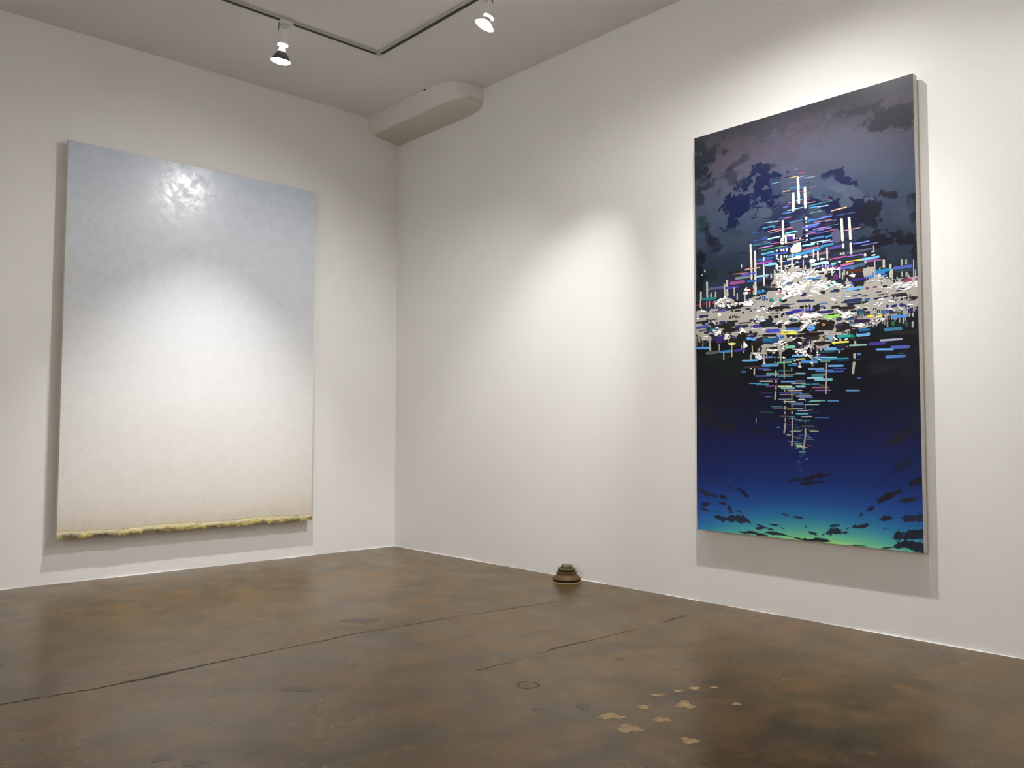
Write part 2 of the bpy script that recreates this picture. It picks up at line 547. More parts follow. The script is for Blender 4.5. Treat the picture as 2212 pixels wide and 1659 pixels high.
# ---- left painting: pale sky canvas
def make_left():
    W_ = PC['Lx1'] - PC['Lx0']
    Hh = PC['Lz1'] - PC['Lz0']
    root = thing('pale_painting', 'tall pale blue to cream painting with a ragged yellow-green bottom edge on the left wall', 'painting', (PC['Lx0'], 0, PC['Lz0']))
    d = PC['tl']
    bm = bmesh.new()
    add_box(bm, (0, -d + 0.001, 0), (W_, -d + 0.046, Hh), 0.002)
    e = from_bm('canvas_side', bm, mat('olive_canvas_side', (0.6, 0.57, 0.46), 0.8, spec=0.2), root)
    e['label'] = 'dull cream canvas edge'
    bm = bmesh.new()
    t = 0.05
    for a, b in (((0.012, 0.0), (t, Hh)), ((W_ - t, 0.0), (W_ - 0.012, Hh)), ((t, 0.012), (W_ - t, t)), ((t, Hh - t), (W_ - t, Hh - 0.012))):
        add_box(bm, (a[0], -d + 0.046, max(a[1], 0.012)), (b[0], -0.002, min(b[1], Hh - 0.012)))
    from_bm('stretcher', bm, M_wood, root)
    m = mat('pale_sky_paint', (0.7, 0.75, 0.8), 0.25, spec=0.4)
    p = objpos(m)
    sx = N(m, 'ShaderNodeSeparateXYZ')
    L(m, p, sx.inputs[0])
    n0 = noise(m, p, 1.3, 3)
    mp = N(m, 'ShaderNodeMapping')
    mp.inputs['Scale'].default_value = (0.35, 1, 3.0)
    L(m, p, mp.inputs['Vector'])
    band = noise(m, mp.outputs[0], 2.5, 4)
    def math_(op, a, b):
        q = N(m, 'ShaderNodeMath', operation=op)
        for i, v in ((0, a), (1, b)):
            if isinstance(v, (int, float)):
                q.inputs[i].default_value = v
            else:
                L(m, v, q.inputs[i])
        return q.outputs[0]
    zz = math_('DIVIDE', sx.outputs['Z'], Hh)
    zz = math_('ADD', zz, math_('MULTIPLY', math_('SUBTRACT', band, 0.5), 0.05))
    c = ramp(m, zz, [(0.0, lin((202, 193, 172))), (0.045, lin((222, 215, 204))), (0.10, lin((228, 224, 218))), (0.20, lin((229, 227, 222))),
                     (0.34, lin((224, 224, 223))), (0.50, lin((212, 214, 216))), (0.66, lin((202, 207, 213))), (0.84, lin((206, 213, 223))), (1.0, lin((198, 209, 224)))])
    c = mix(m, math_('MULTIPLY', n0, 0.05), c, (1, 1, 1))
    L(m, c, bsdf(m).inputs['Base Color'])
    L(m, ramp(m, noise(m, p, 13, 5, 0.7, 0.4), [(0.38, 0.19), (0.62, 0.36)]), bsdf(m).inputs['Roughness'])
    h = mix(m, 0.45, noise(m, p, 16, 5, 0.7), noise(m, p, 4.0, 3))
    bump(m, h, 0.10, 0.012)
    bm = bmesh.new()
    add_box(bm, (0.0015, -d, 0.001), (W_ - 0.0015, -d + 0.002, Hh - 0.0015))
    from_bm('canvas', bm, m, root)
    # ragged impasto line along the bottom edge
    rnd = random.Random(8)
    nx, nz = 460, 9
    ph = [rnd.random() * 6.28 for _ in range(8)]
    verts, cols, faces = [], [], []
    ny = vnoise((nz, nx + 1), (3, 120), 4, 3)
    nc = vnoise((nz, nx + 1), (4, 60), 5, 4)
    ng = vnoise((nz, nx + 1), (2, 22), 6, 3)
    for j in range(nz):
        for i in range(nx + 1):
            u = W_ * i / nx
            t = j / (nz - 1)
            top = 0.044 + 0.006 * math.sin(u * 9 + ph[0]) + 0.010 * (ny[0, i] - 0.5)
            bot = -0.004 - 0.016 * max(0, ny[-1, i] - 0.45) * 2
            z = bot + (top - bot) * t
            bulge = 0.006 * math.sin(math.pi * min(1, t * 1.15 + 0.05)) * (0.4 + ny[j, i]) + 0.0008
            verts.append((u, -d - bulge, z))
            yel = np.array(lin((208, 198, 126))); pale = np.array(lin((204, 194, 158))); gr = np.array(lin((136, 122, 104)))
            k = min(1, max(0, (ng[j, i] - 0.40) * 5))
            base = gr * (1 - k) + yel * k
            f = min(1, max(0, (t - 0.45 - 0.5 * (nc[j, i] - 0.5)) * 4))
            cc = base * (1 - f) + pale * f
            if nc[j, i] < 0.36:
                cc = cc * 0.72
            cols.append((*cc, 1))
    for j in range(nz - 1):
        for i in range(nx):
            a = j * (nx + 1) + i
            faces.append((a, a + 1, a + nx + 2, a + nx + 1))
    me = bpy.data.meshes.new('paint_ridge')
    me.from_pydata(verts, [], faces)
    at = me.color_attributes.new('paint', 'FLOAT_COLOR', 'POINT')
    at.data.foreach_set('color', np.array(cols, dtype=np.float32).ravel())
    mr = mat('ridge_paint', (1, 1, 1), 0.5)
    ca = N(mr, 'ShaderNodeAttribute', attribute_name='paint')
    L(mr, ca.outputs['Color'], bsdf(mr).inputs['Base Color'])
    o = link('paint_ridge', me, mr, root)
    o['label'] = 'ragged yellow-green line of thick paint'
make_left()

# ---- right painting: dark sky with a burst of coloured strokes
STROKES = """h 1a2030 562 1951 627 1950 3
h c8a850 610 1941 655 1941 4
h 6aa0c0 669 1932 705 1934 3
h 7a8898 696 1923 760 1918 4
h 5a9098 506 1932 562 1932 4
h 706878 610 1915 658 1912 2
h 5a5080 674 1920 757 1911 4
h 222848 692 1891 735 1891 3
h 2a6090 613 1880 695 1875 7
h 2f7090 613 1886 654 1887 5
h a06888 729 1862 766 1863 3
h 1a1c2c 577 1868 698 1859 3
h b09078 571 1874 616 1873 5
h 9a6878 669 1855 695 1855 3
h 506858 710 1838 735 1840 6
h 3a3c60 547 1836 606 1834 3
h 5a98d0 647 1809 691 1812 6
h 8080c0 602 1806 643 1807 4
h 6a3a60 586 1796 728 1802 4
h 1c2244 709 1813 759 1811 2
h 804868 794 1780 869 1778 3
h a07090 687 1785 758 1783 5
h 4a9a88 800 1767 854 1771 3
h 2a7a88 715 1765 797 1769 7
h 6a2c68 517 1792 547 1793 4
h 5a60c0 566 1786 605 1787 5
h b87878 595 1763 611 1765 3
h 90d0d8 604 1765 690 1766 5
h 5090d8 721 1755 767 1755 6
h 88b0c8 767 1752 830 1750 6
h 3078b0 566 1755 617 1754 5
h 2c1c38 604 1746 680 1744 4
h 60907a 723 1727 794 1728 3
h d8a888 844 1717 929 1721 6
h 2c4a78 873 1687 971 1687 4
h 5a68c0 790 1694 850 1692 4
h 4a90b0 641 1978 662 1981 3
h 5a2840 652 1964 693 1965 5
h 904858 668 1956 702 1954 4
h 2c3460 650 1995 678 1993 2
h 704858 659 2012 685 2011 2
b e4e0d4 661 1939 666 1788 14
b e4e0d4 633 1859 633 1754 15
b ece8dc 701 1876 702 1756 14
h 302838 641 1864 679 1860 2
h 6090c0 621 1821 647 1821 2
h 2a3050 688 1846 713 1845 2
p 3e4258 613 1698 645 1709 675 1695 694 1680 690 1645 682 1607 655 1604 636 1636 617 1665
h 3a70b0 567 1753 630 1752 7
h 24183c 558 1749 676 1745 4
h 3a4a90 544 1731 618 1729 5
h b05880 580 1725 622 1726 4
h 80b8b8 460 1722 520 1720 4
h 80909a 497 1723 544 1721 4
h c090a0 522 1716 558 1717 4
h 4078b0 605 1698 687 1700 5
h 3a70b0 714 1693 754 1691 9
h 241c48 427 1709 493 1709 6
h 3090b0 446 1695 523 1696 7
h 806090 509 1687 561 1686 3
h c08888 478 1672 557 1675 5
h b87880 523 1664 628 1670 6
h 607c80 486 1660 541 1660 3
h 2a4a90 378 1679 454 1674 4
h 242858 400 1689 466 1687 5
h 283060 407 1656 455 1655 6
h 70e0f0 583 1643 655 1644 7
h 3a5a88 439 1642 496 1643 4
h a8e8d8 476 1629 555 1632 8
h 3848a0 386 1633 476 1633 6
h 907888 422 1621 475 1619 2
h 2a80a0 384 1609 496 1608 6
h 142018 396 1595 425 1595 9
h b05890 491 1600 554 1601 5
h 5080a0 613 1582 704 1582 4
h c08080 592 1589 691 1593 5
h 120e18 516 1586 611 1580 8
h 14101c 704 1580 752 1579 7
h b080c8 423 1587 508 1589 6
h 48a070 438 1572 542 1575 4
h 90c8a0 542 1575 593 1574 3
h 50b8e0 435 1550 515 1555 8
h 2850a0 536 1564 615 1565 9
h 2a58a8 412 1523 511 1522 13
h 5060c8 472 1540 593 1539 7
h 804088 424 1509 502 1508 7
h a070c0 405 1503 500 1499 4
h 70c8ff 478 1492 526 1491 6
h 3a90c8 598 1515 749 1523 14
h a06080 680 1535 751 1540 9
h 90e8ff 679 1560 752 1561 8
h 5a60d8 681 1654 751 1652 8
h 7888f0 715 1664 753 1661 7
h 8a6088 690 1620 753 1620 4
h 503890 594 1621 628 1621 11
h 40307c 594 1608 627 1608 9
b d0cec2 369 1621 374 1506 13
b d0cec2 397 1578 397 1503 11
b d0cec2 451 1536 451 1496 8
b ece8e0 570 1719 571 1618 14
b d8d4cc 566 1626 566 1584 22
b e0dcd4 586 1637 586 1586 11
b f0f4f0 592 1630 638 1629 8
b f0f0ea 634 1631 632 1603 11
b e8e6e0 645 1606 655 1606 8
b d8ccc8 663 1601 676 1602 9
h 904878 552 1602 576 1601 4
b d8d4cc 531 1562 531 1550 14
b e4e2dc 531 1536 531 1521 14
b d8d4cc 559 1563 558 1548 10
b d8d4cc 572 1562 572 1546 11
b d8d4cc 588 1565 591 1543 11
b e0dcd4 558 1530 558 1480 11
b d8d4cc 575 1527 575 1511 9
b d8d4cc 588 1525 588 1509 9
b d8d8cc 706 1713 705 1693 13
b d8d8cc 706 1685 706 1681 11
b ece8e0 707 1666 707 1658 12
b ece8e0 707 1646 707 1633 13
b e0e0d4 707 1616 707 1602 13
b e0e0d4 707 1593 708 1583 13
q d2cec6 633 1577 654 1579 675 1581 676 1528 626 1529 611 1536 615 1559
b b8b4ac 622 1529 622 1471 9
h f4f4ee 525 1518 545 1504 7
h ecece6 536 1498 610 1486 3
h d0ccc4 590 1499 665 1499 11
w ffffff 659 1502 17 0 2 -10
w ffffff 699 1501 13 0 1 -8
w ffffff 735 1471 17 -1 1 -11
h 60907a 725 1727 792 1727 4
h 2f6ab0 713 1684 758 1687 11
h 6078d0 756 1687 849 1691 6
h b07890 747 1673 848 1672 4
h 5060d0 701 1654 765 1652 8
h 6a80f0 718 1662 784 1663 6
h 4a6878 812 1666 874 1665 4
h 503060 793 1652 863 1653 2
h 34508a 719 1629 802 1626 8
h a878c0 742 1637 833 1637 5
h 8080b8 770 1629 848 1630 4
h 60a0a0 833 1642 882 1642 2
h a05870 805 1613 869 1618 5
h 4a4090 717 1615 802 1612 5
h a06888 712 1621 757 1619 4
h 4878b0 726 1589 805 1590 9
h 3890b0 810 1585 860 1590 8
p 444a68 842 1605 882 1619 889 1600 895 1564 891 1548 870 1541 852 1558 847 1581
h b0ffff 730 1568 841 1566 6
h 90e8ff 699 1559 752 1559 8
h a880d0 791 1558 852 1558 4
h 3088a8 780 1539 857 1544 12
h a06080 699 1539 776 1540 9
h 3a90c8 699 1523 785 1528 14
h 806070 717 1504 829 1503 11
h 5040a0 827 1521 898 1526 12
h 120c0c 836 1507 926 1504 9
h 6880d8 958 1526 1043 1527 7
h 6a6aa8 1001 1511 1088 1513 5
h 4c5460 922 1484 1059 1487 10
h 9868b8 924 1465 1006 1466 5
h b04888 828 1465 924 1468 7
h f0d040 918 1439 995 1440 5
h 804890 1022 1426 1092 1426 9
h 70b8ff 998 1440 1092 1441 11
h 284878 869 1686 974 1687 5
b d6d4c6 899 1667 904 1547 14
b ccc8bc 905 1538 906 1511 13
b b8b4ac 892 1492 892 1478 10
b b8b4ac 908 1493 908 1476 10
b d6d4c6 940 1666 945 1548 14
b ccc8bc 946 1537 948 1473 13
b ccc8bc 1019 1469 1019 1452 13
b b8b4ac 1020 1432 1019 1415 11
b 9a988c 1063 1503 1064 1469 7
b d0ccc4 819 1531 819 1464 9
b d0ccc4 745 1533 744 1486 8
b d0ccc4 768 1518 769 1468 10
b e0dcd4 768 1562 768 1552 10
h c89098 908 1602 998 1603 4
q c8e0e0 782 1459 810 1460 826 1456 826 1442 735 1455
w ffffff 738 1471 17 0 1 -10
w ffffff 792 1473 15 -1 0 -5
w ffffff 885 1444 8 -1 0 -5
w ffffff 1062 1453 10 1 1 -4
w ffffff 1060 1471 8 0 0 -3
w ffffff 899 1663 7 -1 0 -5
w ffffff 939 1664 8 -1 0 -3
h 1c2448 261 1542 355 1535 7
h 505080 94 1398 193 1397 16
h 904888 232 1413 333 1412 18
h 161814 217 1476 304 1473 13
h b06878 254 1464 354 1460 5
h 4a60c0 311 1453 364 1450 10
h 708088 266 1437 362 1436 14
h c8a090 330 1478 364 1480 7
b b8b8a8 36 1391 37 1335 12
b b8b8a8 80 1444 80 1348 12
b b8b8a8 107 1377 108 1347 9
b b8b8a8 85 1356 103 1357 4
b b0ada0 137 1379 137 1338 10
b b0ada0 197 1416 200 1340 12
b bcbaac 215 1438 216 1338 13
h 4838a0 201 1391 293 1387 12
b b0ada0 262 1389 262 1330 8
b b8b8a8 65 1515 66 1499 9
b c8c8a8 47 1491 43 1484 8
b b8b8a8 311 1512 310 1493 8
h 281860 214 1330 272 1332 13
b d0d0c4 374 1533 374 1417 11
b c8c8bc 398 1529 397 1327 13
b c8c8bc 450 1521 451 1371 9
h 783880 422 1509 505 1505 9
h 9060b8 405 1500 505 1497 6
h 78c8ff 456 1486 531 1485 10
h c89080 335 1480 429 1479 7
h 4850c0 334 1452 399 1452 9
h 2058a0 343 1411 402 1408 13
h 203890 411 1407 442 1411 13
h 140c18 411 1383 442 1382 15
h 90b8d0 403 1430 482 1429 12
b d8d8d0 531 1485 529 1454 15
b d0ccc4 558 1506 558 1433 9
h 182c70 571 1486 614 1483 11
h 14100c 569 1462 614 1459 13
h 14100c 622 1449 718 1446 13
h 24305c 638 1475 724 1472 14
b b8b4ac 621 1496 615 1426 8
h 107878 45 1343 140 1339 15
h 4848a8 745 1432 818 1432 13
h b0d8e8 732 1449 822 1453 12
h 3c50a8 821 1435 866 1432 12
e 80d0b0 853 1440 15 2 1 -6
h a03888 831 1421 880 1418 7
h b86898 888 1423 962 1429 11
h f0d048 919 1441 999 1438 5
h 5058c0 854 1410 931 1408 11
h 405878 960 1411 1021 1414 16
e 4a68a0 948 1407 18 -1 1 -11
h 502010 920 1388 1011 1386 15
h 78c0ff 998 1438 1055 1436 8
h 884890 1026 1427 1100 1425 10
b bcbaac 1112 1425 1112 1381 12
b bcbaac 1144 1398 1143 1327 11
b a8a89a 1199 1412 1199 1381 9
b a8a89a 1221 1409 1220 1383 8
h 4058a8 1157 1372 1251 1372 16
b a8a89a 1256 1404 1254 1319 5
h 5a7a70 1155 1356 1270 1354 1
h 2c5040 1195 1355 1242 1356 6
b a8a89a 1200 1352 1200 1326 8
b a8a89a 1221 1349 1220 1323 9
h 60a090 525 974 569 971 9
h 306c98 570 955 633 958 13
h 68b898 523 944 613 943 9
h 1870a8 585 928 645 923 10
h 70b0e8 610 977 689 972 10
h e0e088 647 957 689 955 7
h 4c88d8 660 941 689 942 11
h 4c3038 322 928 427 928 6
h 60a8e8 306 967 409 964 10
h 5070c0 422 978 501 977 10
h 5098c0 430 934 533 932 16
h 3868b8 297 905 333 903 9
h 2c4490 401 918 475 916 9
h b8b0b8 439 908 485 907 5
h 689898 455 886 534 882 12
h 5868b0 388 878 487 875 7
h 3c88a8 522 872 618 868 9
h 985c58 539 881 629 877 6
h 185860 529 899 602 897 8
h 5050a0 456 857 536 854 6
h ccc4b8 413 848 497 844 7
h 5c94d8 544 841 631 837 8
h 5868a8 626 841 687 838 7
h 2c80a0 394 830 473 828 9
h 5898c8 349 838 425 835 6
h c0b8c0 604 829 687 827 6
h 704880 452 820 530 819 6
h 68b8c8 543 803 626 802 8
h d8dc98 526 814 611 812 9
h 88c0d8 631 811 687 809 10
h 78b8d0 630 880 688 877 8
h c0b0c0 580 791 668 788 6
b aca89c 363 1003 362 964 10
b aca89c 446 998 443 948 10
b b4b0a4 385 920 382 883 10
b aca89c 515 902 513 868 11
b aca89c 515 851 516 834 11
b a09c90 514 816 514 797 9
b aca898 565 959 565 857 7
b a09c84 609 912 608 890 6
b b8b488 372 1065 373 1012 7
b aca89c 462 994 461 974 5
b 98948a 509 981 510 968 8
b 98948a 512 952 511 943 12
b aca89c 655 943 655 919 11
h 301c60 736 970 804 966 12
h 184858 753 983 849 986 11
h 60a8e8 789 1001 902 996 16
h a8d8d0 929 1009 990 1006 7
h 4878c0 966 962 989 962 13
h 2c70b0 729 948 848 945 9
h 2888a8 800 948 924 944 8
h 78c0e0 733 960 864 953 7
h 183058 864 935 988 934 5
h 5090e0 663 941 758 935 13
h 588888 768 938 827 936 12
h 60a8e8 813 911 897 908 10
h 4870b8 743 888 842 887 10
h 5890c0 702 901 793 898 11
h 303c80 841 896 913 892 7
h 3864b0 814 880 897 879 8
h 487878 721 869 799 869 11
h 307888 721 862 791 860 8
h 98c0d8 696 853 786 851 9
h 70c0d0 737 842 838 840 13
h 3860a8 965 842 986 841 6
h 288888 664 821 720 819 8
h 3080a8 724 820 764 818 8
h 98a878 766 813 792 813 4
h 885c6c 723 803 815 801 8
h 785088 739 786 826 784 8
h 5c90c8 906 780 980 778 8
b b4b0a0 955 969 955 941 13
b b4b0a0 953 927 944 862 13
b a8a498 806 928 801 790 7
b b4b0a4 726 969 727 912 8
b a8a498 876 990 874 972 10
b b4b0a4 756 1001 755 951 6
b 888888 757 851 757 850 6
q a8a49c 750 1019 818 1019 814 1010 782 1004 780 991 772 993 769 1005 753 1005
h b0a8a0 637 1019 704 1017 9
e 98988a 918 1001 6 0 0 -6
h 201858 1210 1162 1273 1159 16
h 387898 1106 1075 1196 1074 16
h 14120e 1146 1056 1271 1050 14
h a4acc8 1085 1023 1196 1022 10
h 3c3090 1027 1009 1115 1009 15
h 4c60b8 1134 985 1230 983 15
h 60a8e8 1063 980 1153 975 10
h 4878c0 1110 940 1209 939 14
h 206040 1175 952 1206 952 4
e 2c5838 1151 1103 9 -4 -5 -12
e 205030 1217 1092 8 -1 0 -13
b a8a89a 1231 1147 1230 1128 9
b a8a89a 1247 1146 1247 1126 10
b a8a89a 1246 1105 1244 1074 10
h ccc4b4 584 789 663 787 5
h 7c5490 742 786 825 783 6
h 60a8e0 906 780 961 778 7
h 28205c 421 782 491 781 6
h 383080 531 780 614 777 6
h 4870b0 614 777 668 775 6
h b8b8a8 538 771 629 769 4
h 5080b8 650 751 727 749 5
h 9098c8 629 760 721 758 8
h 98b0c0 650 769 707 769 4
h 4c60b0 446 761 487 760 5
h 788898 528 745 602 744 6
h d0d0c8 644 741 683 741 6
h 8090a8 697 729 770 727 5
h 60b8a8 712 734 796 732 6
h 5c98d0 807 730 869 729 5
h 387880 586 725 674 724 5
h d4ccb4 557 732 629 731 6
h 6870b0 613 717 676 716 8
h 98c0b0 685 714 761 713 5
h 288098 482 708 552 707 6
h b0b8a8 496 699 583 698 4
h c8b050 580 691 640 692 5
h a0a0b0 619 694 670 694 3
h a0a8b8 637 682 700 681 6
h 7880a0 700 684 726 686 3
h 50b0c0 628 666 702 665 8
h 1c4058 711 672 758 671 3
h 1c6040 419 677 499 675 4
h 401c38 501 649 533 648 3
h 785058 536 654 585 653 4
h 4c90c0 588 650 624 650 6
h d4ccb4 660 649 722 650 5
h 2c5498 737 645 817 644 7
h 98b8c0 585 640 630 640 3
h 487878 621 634 663 633 4
h 68b8b0 645 628 713 628 4
h 4c98c0 516 592 536 592 5
h 283880 575 607 636 607 3
h ccc480 660 600 733 600 3
h 1c4468 695 591 750 591 3
h 206070 620 591 648 592 6
h 90a890 614 578 671 579 4
h a8c8b0 593 571 656 571 4
h 98a090 695 579 736 580 4
h b8b490 706 573 756 574 4
b b0aca0 514 815 514 797 10
b b0aca0 512 789 509 741 11
b a8a490 568 820 567 783 5
b a8a490 566 741 566 721 6
b a8a490 566 710 566 687 6
b a8a490 566 680 565 664 6
b a8a490 567 645 566 623 6
b a8a490 568 620 559 561 10
b aca898 608 801 607 737 6
b aca898 607 723 607 701 6
b b4b0a0 607 680 607 664 8
b aca898 608 645 606 552 7
b b8b8b0 683 741 683 731 5
b a8a898 682 716 682 688 5
b 989484 681 637 681 614 4
b a8a490 682 592 682 553 8
b a8a498 801 817 800 764 6
b a8a498 716 788 716 783 6
b 98947c 391 647 391 617 5
h c0b0c0 572 554 600 553 4
h 3858a8 643 553 704 553 4
h 6c4858 616 542 659 543 4
h 407080 628 535 666 537 5
h 3c88c0 692 541 716 540 7
h 6c7898 687 530 730 530 4
h 5060a8 584 517 647 517 5
h 58a090 618 504 661 508 6
h 406860 661 510 701 511 2
h 5880a0 622 483 642 485 4
b a8a490 681 577 683 557 11
b a8a490 683 557 668 473 9
b a8a490 607 577 609 532 9
b a8a490 609 532 602 492 10
q b8c8b0 623 496 656 499 666 491 646 486 632 488
h c0b0a8 654 488 692 489 5
h 784850 692 499 715 499 5
h 78b8a8 644 464 682 465 4
h 387c90 653 450 674 450 4
h 504870 677 449 691 449 2
h 6088a0 643 442 660 440 4
h 78a0a0 680 427 695 427 4
h 5878a8 633 413 640 413 5
h 34587c 638 418 660 420 2
h 305878 633 405 657 406 3
h 2c5468 616 390 638 389 2
h 806050 635 381 654 379 3
h 4c7478 647 365 663 366 2
h 4c6c90 639 360 649 360 2
h 142c50 576 472 622 473 3
b 9c988e 850 1084 849 1018 8
b aaa69e 884 1088 883 1020 7
b aaa69e 880 1087 881 1060 6
b b0aca0 550 1024 548 987 8
b aaa69e 416 1082 417 1014 5
b aaa69e 220 1111 220 1080 5
b b0aca0 320 1093 318 1011 9
b aaa69e 462 1062 460 988 8
b b0aca0 1204 1167 1203 1096 7
b b0aca0 48 1148 46 1065 7
b b0aca0 445 1069 446 1046 8
b aaa69e 114 1135 113 1092 9
b aaa69e 677 1026 678 1000 9
b b0aca0 1213 1169 1211 1127 6
b aaa69e 531 1032 531 1009 5
b b0aca0 851 1084 852 1056 5
b aaa69e 502 1045 501 991 8
b b0aca0 810 1064 810 1022 5
b aaa69e 1209 1168 1207 1130 6
b b0aca0 497 1047 497 993 6
b b0aca0 452 1067 452 1007 8
b 9c988e 1262 1181 1260 1159 7
b b0aca0 1186 1162 1183 1103 5
b aaa69e 645 1025 645 999 9
b 9c988e 1054 1123 1053 1091 8
b b0aca0 1213 1169 1212 1108 4
b 9c988e 540 1028 537 981 5
b 9c988e 1110 1143 1110 1098 6
b aaa69e 467 1060 466 1010 9
b b0aca0 545 1026 545 948 7
b 9c988e 1126 1147 1124 1101 6
b 9c988e 1126 1147 1124 1085 7
b 9c988e 808 1063 805 1024 7
b b0aca0 418 1081 417 1013 8
b b0aca0 1221 1171 1220 1141 7
b 9c988e 758 1037 757 977 6
b 9c988e 879 1087 879 1046 7
b 9c988e 1200 1166 1199 1097 4
b aaa69e 638 1024 637 983 5
b aaa69e 305 1095 304 1020 6
b 9c988e 962 1097 962 1066 7
b 9c988e 721 1027 722 988 7
b 9c988e 404 1083 406 1049 8
b aaa69e 882 1087 880 1028 7
b aaa69e 1251 1178 1252 1150 7
b b0aca0 467 1060 465 1026 5
b 9c988e 511 1041 511 1014 6
b b0aca0 1164 1157 1162 1115 5
b 9c988e 1125 1147 1124 1097 7
b 9c988e 839 1080 837 1028 5
b 9c988e 435 1074 434 1044 7
b 9c988e 873 1086 872 1057 7
b 9c988e 672 1025 671 996 5
b aaa69e 16 1155 14 1095 9
b aaa69e 477 1056 478 1000 7
b aaa69e 693 1026 692 964 6
b b0aca0 818 1068 815 992 6
b aaa69e 45 1149 46 1105 11
b b0aca0 672 1025 670 968 6
b 9c988e 75 1143 73 1094 8
b b0aca0 408 1083 409 1013 6
b b0aca0 1100 1141 1100 1105 6
b b4b0a6 731 1475 730 1417 8
b aaa69e 41 1300 40 1270 7
b c0bcb0 497 1435 497 1399 7
b b4b0a6 516 1456 515 1404 9
b b4b0a6 72 1312 71 1276 8
b c0bcb0 1152 1353 1151 1312 4
b aaa69e 823 1436 822 1386 8
b c0bcb0 686 1485 685 1424 6
b c0bcb0 925 1391 924 1341 8
b aaa69e 1090 1375 1090 1351 7
b c0bcb0 1034 1399 1034 1355 7
b aaa69e 1176 1336 1175 1310 6
b c0bcb0 1153 1370 1152 1312 6
b b4b0a6 812 1446 811 1391 5
b b4b0a6 404 1370 403 1343 5
b c0bcb0 493 1439 493 1398 5
b b4b0a6 946 1354 945 1330 7
b b4b0a6 847 1433 846 1377 5
b b4b0a6 1263 1352 1262 1305 5
b aaa69e 841 1418 841 1379 5
b aaa69e 329 1348 328 1300 9
b aaa69e 125 1314 125 1287 8
b b4b0a6 580 1471 579 1422 5
b aaa69e 469 1432 468 1383 7
b b4b0a6 548 1438 547 1413 8
b aaa69e 792 1449 791 1399 6
b b4b0a6 769 1439 768 1408 5
b b4b0a6 386 1389 385 1332 8
b c0bcb0 1067 1423 1066 1368 6
b b4b0a6 281 1354 280 1298 8
b aaa69e 797 1420 797 1397 8
b c0bcb0 822 1418 821 1387 8
b aaa69e 1231 1332 1230 1307 6
b c0bcb0 973 1341 972 1318 5
b aaa69e 923 1372 923 1342 5
b c0bcb0 697 1453 697 1422 8
b aaa69e 521 1439 521 1406 6
b aaa69e 951 1381 950 1328 6
b c0bcb0 1092 1397 1091 1351 7
b aaa69e 1229 1341 1228 1307 4
b b4b0a6 331 1331 330 1300 6
b c0bcb0 67 1309 67 1275 6
b c0bcb0 900 1388 900 1353 6
b c0bcb0 1154 1356 1153 1312 6
b b4b0a6 660 1458 660 1428 7
b b4b0a6 548 1452 548 1413 9
q aaa69e 3 1278 55 1281 134 1281 150 1317 206 1340 273 1309 332 1303 376 1318 434 1322 477 1338 506 1401 524 1434 568 1438 623 1454 710 1429 755 1433 811 1413 837 1358 879 1334 924 1343 977 1317 1011 1395 1061 1395 1083 1355 1147 1321 1275 1320 1275 1244 1274 1175 1199 1165 1154 1126 1099 1127 1076 1106 996 1087 943 1082 857 1072 824 1017 747 1013 589 1019 556 1001 444 1019 416 1072 347 1098 276 1082 141 1114 91 1091 1 1141
h 0e0a0c 760 1039 798 1040 5
b aaa69e 765 1048 765 1029 4
b aaa69e 775 1048 775 1028 4
b aaa69e 785 1047 785 1028 4
h 140c1c 994 1254 1029 1255 8
b aaa69e 999 1263 998 1244 3
b aaa69e 1008 1262 1008 1243 3
b aaa69e 1018 1261 1017 1242 3
h 4078c0 900 1271 911 1271 10
b aaa69e 905 1280 905 1261 3
h 182c50 136 1091 182 1091 6
b aaa69e 143 1101 142 1080 4
b aaa69e 155 1100 155 1079 4
b aaa69e 167 1099 167 1078 4
h 0e0a0c 970 1150 986 1150 6
h 140c1c 611 1019 641 1019 10
b aaa69e 617 1028 616 1008 4
b aaa69e 627 1028 627 1008 4
h 0e0e10 757 1105 805 1105 10
h 0e0a0c 686 1038 724 1038 8
b aaa69e 692 1047 691 1027 4
b aaa69e 702 1046 702 1027 4
b aaa69e 713 1046 712 1026 4
h 100c08 1082 1250 1126 1250 6
h 140c1c 578 1201 623 1202 5
h 281868 1107 1237 1134 1238 8
h 2858a0 215 1103 270 1103 13
b aaa69e 221 1113 221 1092 4
b aaa69e 233 1112 233 1091 4
b aaa69e 245 1111 245 1090 4
b aaa69e 257 1110 257 1089 4
h 100c10 459 1068 484 1068 6
h 0e0e10 930 1131 950 1131 8
b aaa69e 935 1140 935 1121 3
b aaa69e 945 1139 944 1120 3
h 281868 310 1236 326 1236 11
h 100c08 765 1065 799 1065 8
h 2858a0 1208 1163 1221 1164 10
b aaa69e 1213 1172 1212 1154 3
h 100c08 119 1179 146 1179 5
h 4078c0 63 1196 97 1196 7
b aaa69e 69 1206 69 1184 4
b aaa69e 82 1205 82 1183 4
h 140c1c 733 1174 744 1175 9
h 281868 162 1196 197 1196 13
b aaa69e 168 1206 168 1184 4
b aaa69e 181 1205 181 1183 4
h 202060 467 1129 486 1129 5
h 202060 736 1025 752 1025 11
b aaa69e 742 1035 741 1015 4
h 0e0e10 517 1228 541 1228 9
h 140c1c 1054 1157 1086 1158 7
b aaa69e 1059 1166 1058 1148 3
b aaa69e 1068 1165 1068 1147 3
b aaa69e 1077 1164 1077 1146 3
h 0e0e10 362 1189 379 1189 11
h 0e0a0c 996 1216 1036 1217 7
b aaa69e 1001 1225 1001 1206 3
b aaa69e 1011 1224 1010 1205 3
b aaa69e 1020 1223 1020 1204 3
b aaa69e 1030 1222 1029 1203 3
h 181430 825 1181 848 1181 5
h 100c08 699 1060 750 1061 11
h 181430 113 1261 160 1261 9
b aaa69e 120 1271 119 1249 4
